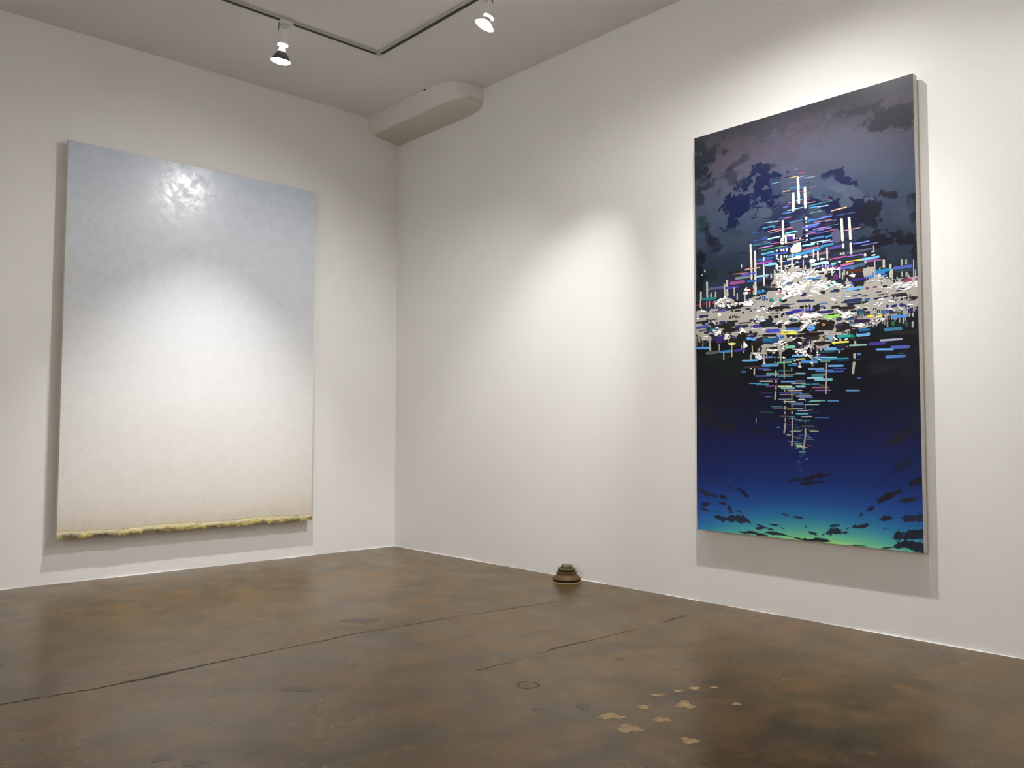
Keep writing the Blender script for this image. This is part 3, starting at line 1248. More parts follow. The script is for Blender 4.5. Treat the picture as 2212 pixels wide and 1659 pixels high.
b aaa69e 132 1270 132 1248 4
b aaa69e 145 1268 144 1247 4
h 181430 62 1144 90 1144 13
h 100c08 357 1189 411 1189 10
h 2858a0 775 1222 795 1223 12
h 281868 1223 1207 1264 1208 9
b aaa69e 1228 1215 1228 1197 3
b aaa69e 1237 1214 1236 1197 3
b aaa69e 1245 1214 1245 1196 3
b aaa69e 1254 1213 1254 1195 3
h 181430 1091 1144 1109 1145 5
b aaa69e 1096 1153 1095 1135 3
h 140c1c 402 1172 417 1172 8
b aaa69e 408 1182 408 1162 4
h 2858a0 114 1112 147 1112 9
h 100c10 371 1192 391 1193 5
b aaa69e 377 1202 376 1181 4
h 100c08 765 1126 799 1127 9
b aaa69e 770 1136 770 1116 4
b aaa69e 780 1135 780 1115 4
b aaa69e 791 1134 790 1114 4
h 202060 133 1123 162 1124 12
h 202060 1153 1162 1192 1162 4
b aaa69e 1158 1170 1157 1152 3
b aaa69e 1167 1169 1166 1151 3
b aaa69e 1176 1169 1175 1150 3
b aaa69e 1185 1168 1184 1150 3
h 182c50 160 1265 200 1265 9
h 0e0e10 1049 1181 1072 1182 10
b aaa69e 1054 1190 1053 1171 3
b aaa69e 1063 1189 1063 1171 3
h 141c30 543 1229 565 1229 12
h 100c08 194 1179 230 1179 13
b aaa69e 200 1189 200 1168 4
b aaa69e 213 1188 212 1167 4
h 100c08 1000 1158 1040 1158 12
b aaa69e 1005 1166 1005 1148 3
b aaa69e 1015 1166 1014 1147 3
b aaa69e 1024 1165 1024 1146 3
b aaa69e 1034 1164 1033 1145 3
h 182c50 505 1349 542 1349 7
h 140c1c 116 1214 142 1214 11
b aaa69e 122 1224 122 1202 4
b aaa69e 135 1223 134 1201 4
h 141c30 162 1084 216 1084 7
h 2858a0 1055 1124 1095 1125 4
h 0e0a0c 553 1205 573 1205 11
h 281868 147 1091 184 1091 5
h 100c08 698 1069 717 1069 8
h 140c1c 1123 1120 1133 1121 10
h 281868 237 1136 297 1136 7
b aaa69e 243 1146 243 1125 4
b aaa69e 255 1145 255 1124 4
b aaa69e 267 1144 267 1123 4
b aaa69e 279 1143 279 1122 4
h 100c10 226 1223 275 1223 11
b aaa69e 232 1233 231 1211 4
b aaa69e 244 1231 244 1210 4
b aaa69e 256 1230 256 1209 4
b aaa69e 268 1229 268 1208 4
h 141c30 549 1051 588 1051 11
h 140c1c 818 1180 865 1180 5
h 2858a0 147 1129 198 1129 6
h 182c50 1144 1215 1177 1215 7
h 100c08 758 1237 779 1237 9
h 2858a0 361 1155 408 1155 8
h 182c50 360 1242 374 1242 8
h 2858a0 770 1239 818 1239 7
b aaa69e 775 1248 775 1229 4
b aaa69e 786 1247 785 1227 4
b aaa69e 796 1246 796 1226 4
b aaa69e 806 1245 806 1225 4
h 202060 798 1145 821 1145 6
b aaa69e 804 1154 803 1135 4
b aaa69e 814 1153 813 1134 4
h 2858a0 635 1099 650 1099 8
h 141c30 587 1234 622 1234 6
b aaa69e 592 1243 592 1223 4
b aaa69e 603 1242 603 1222 4
b aaa69e 614 1241 614 1221 4
h 181430 979 1079 1025 1079 6
h 202060 233 1271 275 1271 8
h 100c08 936 1183 969 1183 8
h 0e0a0c 202 1114 247 1113 10
h 100c08 193 1155 232 1155 11
b aaa69e 200 1166 199 1144 4
b aaa69e 212 1165 212 1143 4
b aaa69e 224 1163 224 1142 4
h 2858a0 917 1206 938 1206 8
h 141c30 124 1178 157 1178 8
b aaa69e 131 1188 131 1167 4
b aaa69e 143 1187 143 1166 4
h 0e0e10 23 1158 60 1158 6
h 281868 464 1177 491 1177 5
h 4078c0 721 1176 739 1176 8
b aaa69e 727 1185 726 1166 4
h 281868 47 1211 88 1211 11
h 2858a0 381 1249 405 1249 7
b aaa69e 387 1259 387 1238 4
b aaa69e 399 1257 398 1237 4
h 100c10 853 1178 891 1179 5
b aaa69e 859 1187 858 1168 3
b aaa69e 868 1186 868 1167 3
b aaa69e 878 1185 878 1166 3
h 140c1c 855 1117 896 1117 8
h 181430 961 1148 1004 1148 7
h 100c10 589 1208 602 1208 5
h 4078c0 1149 1220 1160 1220 7
h 100c10 879 1167 926 1168 8
b aaa69e 884 1176 884 1157 3
b aaa69e 894 1175 893 1156 3
b aaa69e 904 1174 903 1155 3
b aaa69e 913 1173 913 1154 3
h 2858a0 373 1191 405 1191 7
h 0e0e10 1071 1355 1094 1355 9
b aaa69e 1076 1363 1075 1345 3
b aaa69e 1085 1362 1085 1343 3
h 181430 1058 1233 1099 1234 9
h 141c30 1170 1178 1185 1178 9
h 100c10 1000 1186 1026 1186 11
h 202060 355 1103 379 1103 9
b aaa69e 361 1113 361 1092 4
b aaa69e 373 1112 373 1091 4
h 2858a0 932 1122 966 1122 9
h 2858a0 201 1161 244 1161 9
h 182c50 422 1259 458 1259 7
h 181430 209 1166 221 1166 13
h 2858a0 594 1026 620 1026 10
b aaa69e 600 1035 600 1015 4
b aaa69e 611 1035 610 1015 4
h 141c30 923 1214 958 1214 8
h 140c1c 1085 1165 1129 1166 10
h 0e0e10 1104 1290 1127 1290 9
h 281868 1174 1276 1210 1277 8
h 181430 341 1115 389 1115 11
h 141c30 26 1211 78 1211 6
h 4078c0 1151 1231 1161 1231 10
h 2858a0 1083 1210 1093 1210 11
b aaa69e 1088 1219 1088 1200 3
h 4078c0 1047 1357 1073 1358 17
b aaa69e 1052 1369 1052 1345 4
b b8b4aa 1067 1367 1067 1343 3
h 181430 1059 1151 1076 1151 12
b aaa69e 1064 1160 1063 1141 3
b b8b4aa 1071 1159 1071 1140 4
h 100c10 750 1420 803 1421 16
h 2058a0 1074 1166 1107 1167 15
h 2058a0 511 1082 568 1082 18
b b8b4aa 517 1094 516 1068 4
b b8b4aa 533 1093 533 1067 5
b aaa69e 542 1092 541 1066 6
b b8b4aa 555 1091 555 1065 3
h 2c1c30 617 1210 633 1210 12
h 4078c0 238 1279 311 1279 17
b aaa69e 244 1290 243 1266 5
b aaa69e 262 1288 262 1264 5
b b8b4aa 280 1286 279 1262 4
b b8b4aa 290 1285 289 1261 4
b aaa69e 300 1284 300 1260 6
h 4078c0 1017 1345 1062 1346 15
h 2058a0 823 1358 861 1358 11
b aaa69e 829 1366 828 1348 4
b aaa69e 836 1365 836 1347 4
b aaa69e 844 1364 844 1346 3
b aaa69e 858 1362 858 1344 3
h 202050 1021 1108 1075 1109 12
b b8b4aa 1026 1117 1025 1098 4
b aaa69e 1040 1116 1040 1097 3
b aaa69e 1055 1114 1055 1095 3
b b8b4aa 1070 1113 1069 1094 5
h 2058a0 1011 1234 1041 1234 14
h 0e0a0c 890 1308 920 1308 15
b aaa69e 895 1318 894 1296 4
b aaa69e 907 1317 907 1294 5
h 4078c0 1074 1358 1118 1359 14
h 182c50 149 1125 212 1125 7
h 202050 240 1288 282 1288 8
h 2058a0 78 1153 136 1153 18
h 182c50 151 1142 212 1142 9
b b8b4aa 157 1151 157 1133 5
b b8b4aa 170 1149 170 1132 4
b b8b4aa 187 1148 186 1131 6
b aaa69e 205 1147 205 1130 6
h 101418 163 1134 222 1134 11
b b8b4aa 169 1143 169 1124 5
b b8b4aa 188 1142 188 1123 4
b b8b4aa 207 1140 207 1121 6
h 4078c0 1082 1344 1127 1345 7
h 202050 419 1309 459 1309 13
h 202050 1127 1164 1155 1164 11
h 181430 560 1368 629 1368 10
b aaa69e 566 1376 565 1358 5
b b8b4aa 580 1374 580 1356 4
b aaa69e 595 1372 595 1354 4
b b8b4aa 607 1371 607 1353 3
b aaa69e 623 1369 623 1351 3
h 1c2c48 439 1294 499 1294 8
b aaa69e 445 1302 444 1286 3
b aaa69e 459 1300 459 1284 4
b b8b4aa 476 1298 476 1282 5
b aaa69e 485 1297 485 1281 6
b b8b4aa 495 1296 494 1280 3
h 2c1c30 414 1083 443 1083 18
b aaa69e 420 1095 420 1070 5
b aaa69e 431 1094 430 1069 5
h 101418 1204 1311 1232 1312 11
b b8b4aa 1209 1320 1209 1302 3
b b8b4aa 1219 1318 1219 1301 3
h 1c2c48 162 1108 239 1108 16
h 4078c0 533 1371 603 1372 13
h 182c50 59 1161 140 1161 10
h 182c50 373 1117 408 1117 14
b b8b4aa 379 1128 379 1106 4
b aaa69e 390 1127 389 1105 3
b b8b4aa 399 1126 399 1104 3
h 100c10 689 1207 753 1207 17
h 2058a0 1160 1315 1176 1315 8
h 181430 995 1112 1019 1112 8
b b8b4aa 1000 1119 999 1104 4
b b8b4aa 1008 1118 1008 1103 3
h 141824 290 1110 348 1110 15
h 141824 210 1132 240 1132 15
b aaa69e 217 1143 216 1121 5
b aaa69e 227 1142 227 1120 5
h 140c1c 64 1274 96 1274 18
h 202050 1055 1125 1088 1125 10
h 4078c0 311 1301 332 1301 9
h 2c1c30 524 1344 547 1344 10
b aaa69e 529 1352 529 1334 3
b b8b4aa 538 1351 538 1333 4
h 202050 235 1284 276 1284 13
b aaa69e 242 1293 241 1273 6
b b8b4aa 263 1291 262 1271 4
b aaa69e 272 1290 272 1270 5
h 181430 1067 1170 1094 1170 16
b b8b4aa 1071 1181 1071 1158 4
b b8b4aa 1081 1180 1081 1157 3
b aaa69e 1091 1179 1091 1156 5
h 202050 667 1019 684 1019 15
h 182c50 362 1289 378 1290 18
b b8b4aa 368 1302 368 1276 6
h 0e0a0c 1005 1337 1036 1337 16
b b8b4aa 1010 1348 1009 1325 3
b aaa69e 1026 1346 1026 1323 4
h 100c10 915 1074 971 1074 7
b aaa69e 920 1080 920 1067 4
b b8b4aa 931 1079 930 1066 3
b aaa69e 943 1078 943 1065 3
b aaa69e 958 1077 958 1063 3
b b8b4aa 966 1076 966 1063 3
h 2c1c30 291 1117 343 1117 12
b aaa69e 298 1126 297 1107 5
b aaa69e 308 1126 308 1106 6
b b8b4aa 325 1124 325 1104 5
b b8b4aa 336 1123 336 1104 5
h 100c10 99 1179 149 1179 13
b b8b4aa 105 1189 105 1168 4
b aaa69e 118 1188 118 1167 4
b b8b4aa 134 1187 133 1165 6
h 4078c0 161 1289 181 1289 13
b b8b4aa 167 1299 167 1278 4
h 0e0a0c 933 1154 994 1155 7
b b8b4aa 938 1161 938 1146 3
b b8b4aa 950 1159 950 1145 3
b b8b4aa 959 1158 959 1144 5
b b8b4aa 973 1157 973 1143 4
b aaa69e 981 1156 981 1142 5
b b8b4aa 990 1156 990 1141 5
h 0e0a0c 332 1300 367 1300 14
b b8b4aa 338 1310 338 1288 4
b aaa69e 358 1308 358 1286 4
h 101418 854 1233 871 1234 10
b aaa69e 860 1242 859 1225 4
b b8b4aa 867 1241 867 1224 4
h 100c10 1118 1134 1176 1135 16
b b8b4aa 1123 1145 1122 1122 3
b aaa69e 1134 1144 1133 1121 4
b b8b4aa 1147 1143 1146 1120 4
b aaa69e 1158 1142 1158 1119 4
b b8b4aa 1169 1141 1169 1118 4
h 182c50 666 1299 702 1299 19
h 101418 1127 1213 1168 1214 16
b aaa69e 1132 1224 1132 1201 3
b b8b4aa 1141 1223 1141 1200 3
b aaa69e 1153 1222 1153 1199 3
b b8b4aa 1161 1221 1160 1198 4
h 140c1c 374 1153 398 1153 9
b b8b4aa 380 1161 379 1145 5
b b8b4aa 391 1160 391 1144 5
h 101418 259 1080 302 1080 12
h 181430 491 1057 548 1057 18
b b8b4aa 497 1069 497 1044 4
b b8b4aa 515 1068 514 1043 3
b b8b4aa 532 1067 531 1042 5
h 0e0a0c 1150 1312 1181 1312 7
b b8b4aa 1155 1318 1155 1305 4
b b8b4aa 1168 1316 1168 1303 3
h 0e0a0c 1202 1220 1256 1221 9
b b8b4aa 1206 1228 1206 1212 4
b aaa69e 1214 1227 1213 1211 4
b b8b4aa 1228 1225 1227 1209 4
b aaa69e 1243 1224 1243 1208 3
h 2c1c30 480 1349 552 1350 18
h 182c50 690 1195 724 1195 10
b b8b4aa 695 1203 695 1186 5
b aaa69e 704 1202 704 1185 3
b aaa69e 714 1201 713 1184 4
h 181430 567 1024 589 1024 14
h 182c50 147 1290 222 1290 9
b aaa69e 153 1298 153 1281 6
b aaa69e 171 1297 171 1279 6
b b8b4aa 190 1295 189 1278 4
b aaa69e 203 1293 203 1276 4
b b8b4aa 214 1292 214 1275 6
h 2058a0 345 1288 397 1288 10
b b8b4aa 351 1296 351 1279 4
b aaa69e 369 1294 369 1277 6
b b8b4aa 384 1292 384 1275 6
h 182c50 189 1278 253 1278 8
h 202050 1205 1179 1236 1179 13
b aaa69e 1210 1188 1210 1168 4
b b8b4aa 1223 1187 1223 1167 4
h 0e0a0c 70 1283 96 1282 9
b b8b4aa 76 1291 76 1273 4
h 101418 639 1002 660 1002 7
b aaa69e 644 1009 644 994 3
h 182c50 936 1258 975 1259 9
b aaa69e 941 1266 941 1250 3
b aaa69e 949 1265 949 1249 5
b aaa69e 957 1264 956 1248 5
b b8b4aa 968 1263 968 1247 4
h 181430 489 1213 547 1213 6
b aaa69e 495 1220 495 1206 3
b aaa69e 508 1218 508 1204 4
b b8b4aa 521 1217 520 1203 5
b aaa69e 537 1216 537 1201 4
h 202050 848 1299 879 1300 13
h 181430 70 1267 87 1267 16
b b8b4aa 77 1279 77 1255 6
h 140c1c 423 1327 445 1327 15
b b8b4aa 429 1338 429 1315 6
b aaa69e 441 1337 440 1314 4
h 101418 1169 1238 1221 1239 16
h 1c2c48 677 1403 736 1404 15
h 4078c0 935 1317 956 1318 16
h 100c10 930 1152 947 1152 13
b b8b4aa 935 1161 935 1142 4
h 202050 748 1037 793 1038 10
b b8b4aa 753 1045 753 1028 4
b b8b4aa 764 1045 763 1028 5
b aaa69e 773 1044 773 1027 5
b aaa69e 783 1043 783 1026 5
h 181430 463 1234 507 1234 13
b b8b4aa 469 1243 469 1223 4
b aaa69e 485 1242 484 1221 5
b b8b4aa 499 1240 499 1220 3
h 0e0a0c 395 1305 428 1305 10
b aaa69e 401 1313 400 1296 4
b aaa69e 414 1312 414 1294 4
h 202050 24 1242 87 1242 17
h 202050 1133 1154 1174 1154 10
h 1c2c48 803 1054 836 1054 15
h 140c1c 417 1329 467 1329 8
h 100c10 632 1025 700 1026 7
b b8b4aa 638 1032 637 1018 4
b aaa69e 646 1032 646 1018 5
b aaa69e 661 1031 661 1017 3
b b8b4aa 674 1030 674 1016 4
b b8b4aa 685 1029 685 1015 3
b b8b4aa 695 1028 695 1014 3
h 182c50 200 1270 251 1270 20
h 140c1c 492 1070 540 1070 18
h 182c50 113 1137 140 1137 19
b aaa69e 119 1150 119 1123 6
b aaa69e 135 1149 135 1122 6
h 2058a0 452 1054 502 1054 11
b b8b4aa 458 1063 458 1044 5
b aaa69e 477 1061 477 1043 4
b aaa69e 487 1060 487 1042 4
b b8b4aa 496 1060 496 1042 6
h 4078c0 477 1055 520 1055 19
h 0e0a0c 660 1233 724 1234 15
b b8b4aa 665 1244 665 1221 4
b aaa69e 673 1243 673 1220 3
b aaa69e 688 1242 687 1219 3
b aaa69e 701 1240 701 1218 5
b b8b4aa 713 1239 713 1216 3
h 100c10 959 1288 988 1289 6
b b8b4aa 964 1294 964 1281 4
b b8b4aa 975 1293 975 1280 4
h 182c50 111 1288 163 1288 19
h 2c1c30 1194 1310 1223 1311 12
h 4078c0 150 1148 174 1148 8
h 141824 858 1087 896 1088 10
h 4078c0 401 1057 452 1058 18
h 182c50 55 1282 108 1282 17
h 181430 406 1100 478 1100 7
b aaa69e 411 1107 411 1092 5
b b8b4aa 423 1106 423 1091 4
b aaa69e 434 1105 434 1090 4
b aaa69e 451 1104 451 1089 5
b b8b4aa 467 1102 467 1088 5
h 140c1c 110 1134 136 1134 13
b aaa69e 117 1144 117 1123 4
h 2c1c30 1145 1241 1192 1242 10
h 181430 518 1343 575 1343 14
h 181430 680 1052 734 1052 18
b aaa69e 686 1064 685 1038 3
b aaa69e 696 1063 695 1038 3
b b8b4aa 707 1062 706 1037 4
b b8b4aa 716 1061 715 1036 4
b b8b4aa 727 1061 727 1035 5
h 202050 226 1104 274 1104 13
b b8b4aa 232 1114 232 1093 5
b b8b4aa 253 1112 252 1091 4
b aaa69e 266 1111 266 1090 5
h 0e0a0c 240 1273 308 1273 19
h 202050 878 1190 926 1190 13
b aaa69e 883 1199 883 1179 3
b aaa69e 893 1198 893 1178 5
b b8b4aa 905 1197 905 1177 3
b aaa69e 918 1196 918 1176 3
h 182c50 780 1025 798 1025 12
h 202050 1169 1260 1202 1261 8
h 181430 938 1086 981 1086 10
h 2058a0 429 1304 464 1305 16
b b8b4aa 435 1316 434 1292 5
b aaa69e 446 1314 445 1291 5
h 100c10 869 1185 927 1185 7
b aaa69e 875 1192 874 1177 5
b b8b4aa 889 1190 889 1176 4
b b8b4aa 898 1189 898 1175 3
b aaa69e 914 1188 914 1173 4
h 1c2c48 1081 1343 1093 1343 9
h 141824 606 1123 638 1124 14
h 140c1c 55 1144 91 1144 9
h 2c1c30 803 1382 833 1382 16
h 140c1c 1095 1137 1112 1137 11
b b8b4aa 1099 1145 1099 1127 4
h 181430 1182 1267 1215 1267 8
h 4078c0 556 1297 614 1297 19
b b8b4aa 562 1310 561 1283 3
b aaa69e 581 1307 581 1281 5
b aaa69e 599 1305 599 1279 4
h 2c1c30 1093 1329 1113 1330 8
b aaa69e 1098 1336 1098 1321 3
b b8b4aa 1108 1335 1108 1320 5
h 140c1c 1117 1333 1136 1334 14
e 181430 702 1100 14 2 3 -13
e 10180e 701 1064 20 -1 0 -14
e 100c10 652 1052 24 2 2 -12
e 10180e 456 1160 38 3 3 -15
e 10180e 655 1045 14 -1 0 -8
e 141c30 884 1006 30 1 1 -14
e 12100e 895 1110 33 3 2 -13
e 181430 915 1118 16 -2 -1 -12
e 0e0c0a 424 1059 18 1 2 -14
e 100c10 504 1028 26 -1 0 -11
e 100c10 677 1098 29 -1 0 -6
e 100c10 963 1026 11 -1 0 -8
e 12100e 859 1031 25 -3 0 -5
e 10180e 970 1098 25 0 0 -6
e 181430 735 1067 29 3 2 -13
e 12100e 645 1131 16 -1 0 -14
e 141c30 889 1091 21 0 1 -7
e 12100e 898 1094 17 2 2 -10
e 10180e 878 1019 23 1 1 -12
e 181430 464 1075 14 0 1 -13
e 0e0c0a 647 1058 16 1 2 -13
e 100c10 963 1013 16 2 1 -7
e 141c30 431 1174 18 -1 0 -10
e 141c30 597 1091 19 -2 0 -15
e 12100e 834 1136 22 -2 0 -12
e 181430 772 1027 29 -1 0 -8
e 10180e 720 1141 12 1 2 -10
e 12100e 901 1116 31 2 2 -13
e 141c30 698 1071 22 0 0 -7
e 181430 741 1008 11 -1 -1 -15
e 181430 611 1083 30 -3 -1 -13
e 10180e 747 1108 30 2 2 -12
e 0e0c0a 719 1148 36 -3 0 -12
e 181430 648 1024 17 -1 0 -13
e 12100e 721 1119 28 3 1 -6
e 0e0c0a 670 1151 16 1 2 -11
e 0e0c0a 441 1080 28 -2 0 -10
e 12100e 625 1041 11 0 1 -14
e 100c10 987 1008 12 1 1 -8
e 0e0c0a 542 1138 14 -2 0 -7
e 10180e 648 1046 24 1 1 -10
e 141c30 474 1179 34 3 3 -12
e 141c30 967 1131 12 1 2 -12
e 100c10 709 1108 35 -2 0 -11
e 0e0c0a 605 1040 39 -4 -1 -13
e 100c10 929 998 35 2 1 -6
e 181430 204 1163 21 -3 -1 -12
e 181430 122 1176 19 -1 0 -10
e 0e0c0a 191 1164 10 0 0 -6
e 141c30 113 1127 24 -2 0 -6
e 181430 413 1076 21 -2 0 -12
e 181430 122 1145 17 -1 0 -6
e 181430 129 1124 26 -1 0 -12
e 141c30 318 1157 20 1 1 -6
e 181430 55 1196 13 -2 0 -6
e 141c30 293 1148 27 0 1 -9
e 101410 181 1171 16 0 1 -9
e 181430 264 1193 23 -1 0 -6
e 101410 389 1100 14 0 0 -6
e 141c30 110 1191 24 0 1 -11
e 0e0c0a 398 1179 12 -1 0 -11
e 101410 218 1160 25 -1 0 -6
e 141c30 364 1123 9 0 1 -10
e 101410 235 1190 26 -2 0 -8
e 101410 257 1093 29 0 0 -6
e 141c30 337 1081 13 -2 -1 -9
e 101410 300 1083 12 -1 0 -6
e 0e0c0a 296 1154 24 -1 0 -8
e 101410 199 1113 19 1 2 -13
e 181430 363 1088 23 -2 -1 -10
e 181430 366 1098 28 -1 0 -6
e 0e0c0a 94 1162 26 -2 0 -12
e 141c30 545 1343 13 -1 0 -7
e 0e0c0a 569 1277 20 0 1 -8
e 241c38 225 1300 17 1 1 -6
e 141c30 4 1301 18 -2 0 -7
e 241c38 350 1256 18 -1 0 -5
e 141c30 94 1308 14 0 2 -10
e 241c38 590 1311 9 0 1 -9
e 241c38 59 1299 19 1 2 -10
e 141c30 906 1318 15 2 2 -9
e 0e0c0a 301 1283 16 0 2 -11
e 141c30 57 1306 23 0 1 -9
e 241c38 486 1405 24 -3 0 -7
e 141c30 65 1314 23 0 1 -7
e 303440 469 1366 25 -3 0 -10
e 0e0c0a 184 1304 14 1 1 -5
e 241c38 219 1281 16 -2 0 -7
e 303440 972 1342 15 -1 0 -6
e 141c30 900 1336 14 0 1 -8
e 303440 977 1290 19 0 1 -5
e 303440 838 1358 19 0 1 -9
e 303440 176 1273 21 0 1 -11
e 0e0c0a 568 1284 18 1 1 -5
e 141c30 873 1295 11 1 1 -7
e 241c38 544 1350 17 0 1 -9
h 5098e0 1 1060 91 1054 14
h 4c5c58 66 1024 160 1026 17
h 3478b0 160 1024 251 1026 14
h 402c88 256 1026 331 1029 14
h 101418 81 999 232 999 14
h 141020 251 1055 298 1056 12
b a8a478 189 1026 188 976 7
b b4b078 242 1068 242 990 7
b a09c90 7 1132 9 1072 7
b a09c90 27 1131 27 1088 6
b aaa69e 40 1134 39 1079 7
b b0ac9c 92 1117 99 1036 13
b a8a48c 158 1074 160 1028 7
p 141014 915 1370 1009 1373 1017 1326 1005 1306 957 1306 954 1328 936 1348 918 1356
h 302080 936 1339 1018 1341 12
h 2080d0 696 1379 787 1378 7
h 101028 731 1370 781 1366 8
e 602060 865 1369 13 -2 0 -17
b 141210 827 1405 826 1350 13
h 108080 821 1326 872 1341 14
h 68b0e8 916 1293 1005 1298 13
h 182c50 832 1297 879 1295 10
e 120c10 793 1297 14 -2 0 -9
h 182c58 973 1264 998 1264 6
e 702878 1027 1290 9 -1 0 -7
h 183060 904 1237 1001 1236 18
h 16101c 890 1233 918 1233 8
h 141424 918 1222 994 1219 10
h 100810 994 1223 1032 1222 8
h 1c0c20 788 1398 801 1398 9
h 14080c 769 1399 788 1398 8
b b4b0a8 886 1408 886 1359 9
b b0aca4 909 1401 909 1370 9
e 2c1838 1033 1408 6 -1 0 -9
e 2c1838 1050 1407 4 -1 0 -7
h 34304c 1089 1394 1095 1392 22
h 1880b0 1068 1369 1145 1369 15
h 902860 1205 1305 1246 1307 14
h 902868 1262 1305 1271 1305 14
h 241440 1157 1305 1168 1307 7
e 180c18 1157 1232 5 -1 0 -5
e 180c18 1175 1232 7 -1 0 -5
h 180c18 1192 1232 1205 1233 9
e 180c18 1219 1233 6 -1 0 -5
e 180c18 1237 1233 5 -1 0 -4
h 180c18 1189 1215 1203 1218 11
e 180c18 1218 1217 5 -1 0 -6
h 140c18 1238 1215 1271 1217 13
h 182c40 1072 1265 1098 1264 5
h 501048 1055 1292 1077 1292 8
b 241838 1099 1312 1100 1302 9
h 101018 1155 1337 1190 1341 17
e 140a14 474 1394 15 -2 0 -16
h 481814 496 1369 566 1370 13
e b02878 549 1322 10 -1 0 -9
e 107878 496 1287 15 0 1 -9
e 187878 552 1284 13 0 1 -7
h 142850 645 1266 720 1264 12
h 182c58 550 1255 633 1254 6
e 2878b0 420 1342 12 -1 0 -11
e 4090c0 445 1346 9 -1 0 -8
e 5c1020 357 1360 28 -3 0 -14
h 101820 650 1366 687 1367 12
e d8f088 687 1353 8 -1 0 -8
e d8f088 702 1350 5 -1 0 -7
e c0f078 717 1348 6 -1 0 -9
e 302030 574 1441 5 -1 0 -10
e 302030 595 1437 4 -1 0 -10
e 281838 658 1422 10 -1 0 -6
e 302048 681 1419 7 -1 0 -17
e 302048 698 1413 6 -1 0 -14
h 100c08 1 1326 52 1324 6
h 581838 44 1315 72 1315 17
h 581838 84 1314 100 1314 15
e a01868 122 1315 9 -1 0 -10
h 2c1014 41 1296 130 1299 14
h 682c20 3 1312 29 1311 9
b b8b49c 35 1345 34 1293 9
b b8b49c 78 1330 78 1292 6
b b8b49c 97 1328 96 1290 6
b b8b49c 135 1325 135 1283 7
h 50508c 150 1264 204 1264 14
e 100c0c 249 1253 6 -1 0 -6
h 100c0c 262 1251 306 1252 9
b 282020 317 1257 317 1247 3
b 282030 345 1256 345 1248 6
h 100c1c 259 1305 325 1303 14
h 101414 247 1278 347 1279 15
h 180820 344 1279 384 1282 11
e 100c10 231 1216 6 -1 0 -5
e 100c10 250 1216 5 -1 0 -4
h 100c10 263 1214 300 1216 7
e 180c20 81 1220 8 -1 0 -5
e 180c20 103 1211 7 -1 0 -11
e 181828 119 1218 5 0 0 -4
h 14102c 135 1216 149 1218 6
h 100808 2 1208 87 1207 11
h 4048a0 1 1178 87 1181 16
h 186880 50 1160 83 1161 9
h 146878 93 1159 154 1159 13
h 201040 135 1193 151 1196 14
h 281868 159 1194 204 1193 14
p 101810 139 1184 205 1188 263 1193 267 1172 255 1160 209 1159 150 1166
h 120a10 181 1143 272 1147 20
h 282858 263 1161 351 1162 15
h 100c0c 290 1180 368 1178 7
h 402090 379 1153 418 1154 14
h 0c0c0c 376 1114 406 1108 10
e 281868 163 1099 33 2 3 -17
p 0c1008 300 1133 341 1120 341 1097 322 1082 311 1056 269 1059 277 1102
e 102028 70 1083 22 -2 0 -14
h 60a8f0 337 1092 396 1079 15
e e8e888 244 1067 25 -2 0 -7
b 181418 13 1136 13 1087 5
b 282420 21 1135 21 1089 3
b 181018 39 1103 41 1077 10
b 181420 235 1105 231 1072 8
b 343040 249 1104 248 1077 4
b 343040 258 1103 258 1076 4
e 241838 118 1100 12 -1 0 -17
h 142c58 648 1263 746 1259 8
h 140c0c 472 1244 607 1241 16
h 3848b8 618 1219 746 1212 12
h 2c2090 579 1209 667 1213 13
e 100c14 673 1232 11 -1 0 -8
e 100c14 699 1230 5 0 0 -7
e 100c14 718 1229 6 -1 0 -9
h 983888 657 1189 743 1191 8
e 14080c 485 1197 13 -1 0 -8
e 14080c 523 1195 15 -1 0 -8
e 14080c 556 1195 6 -1 0 -9
p 141c30 448 1179 458 1185 490 1179 497 1162 566 1159 569 1149 536 1139 461 1146 454 1159
e 202860 623 1170 23 2 2 -13
e 107060 624 1168 10 2 2 -6
p 120e08 571 1141 591 1150 643 1152 676 1149 673 1135 659 1130 608 1125 581 1131
h 4868a8 579 1123 664 1117 14
h 402090 378 1155 433 1152 15
h 4048b8 457 1120 544 1118 19
h f0f058 551 1103 642 1097 16
h 908820 563 1104 594 1103 5
h 100c14 437 1098 525 1096 14
h 184c80 435 1073 540 1069 22
h 187088 437 1077 496 1067 10
h 101c48 435 1057 520 1053 6
h 100c08 641 1080 743 1086 15
h 0c0c0c 376 1112 405 1110 10
e 60b0f0 724 1115 23 2 2 -12
h 2040a0 706 1111 734 1118 4
e 100e08 400 1050 27 -2 0 -20
e 101430 624 1045 18 2 2 -12
e 101430 688 1037 18 2 2 -15
e 180c18 585 1040 10 -1 0 -9
b 1c1030 555 1058 555 1026 8
h 78c8a8 572 1025 634 1024 15
b b4b09c 689 1238 689 1189 6
b b4b09c 709 1238 709 1208 5
b b4b09c 729 1239 729 1208 5
p 120c10 735 1231 773 1239 777 1205 759 1203 735 1218
h 14100c 836 1212 885 1213 15
e 180c20 800 1215 8 -1 0 -7
h 1c1420 873 1204 964 1201 15
h 202c60 757 1194 850 1194 15
h 90d858 799 1166 881 1167 17
h 204020 817 1176 852 1175 4
h 182c48 1005 1170 1040 1169 12
e 184058 990 1174 22 1 2 -16
e 306868 993 1166 11 3 2 -6
h e8d848 1024 1150 1040 1152 11
h 183450 861 1148 894 1151 17
h 183c60 909 1146 961 1146 13
h 302860 862 1120 894 1119 15
h 28143c 965 1129 1039 1128 18
p 120e0c 750 1146 766 1156 807 1151 816 1140 845 1140 852 1109 838 1095 757 1100 746 1109
e b87c60 795 1128 10 -1 0 -7
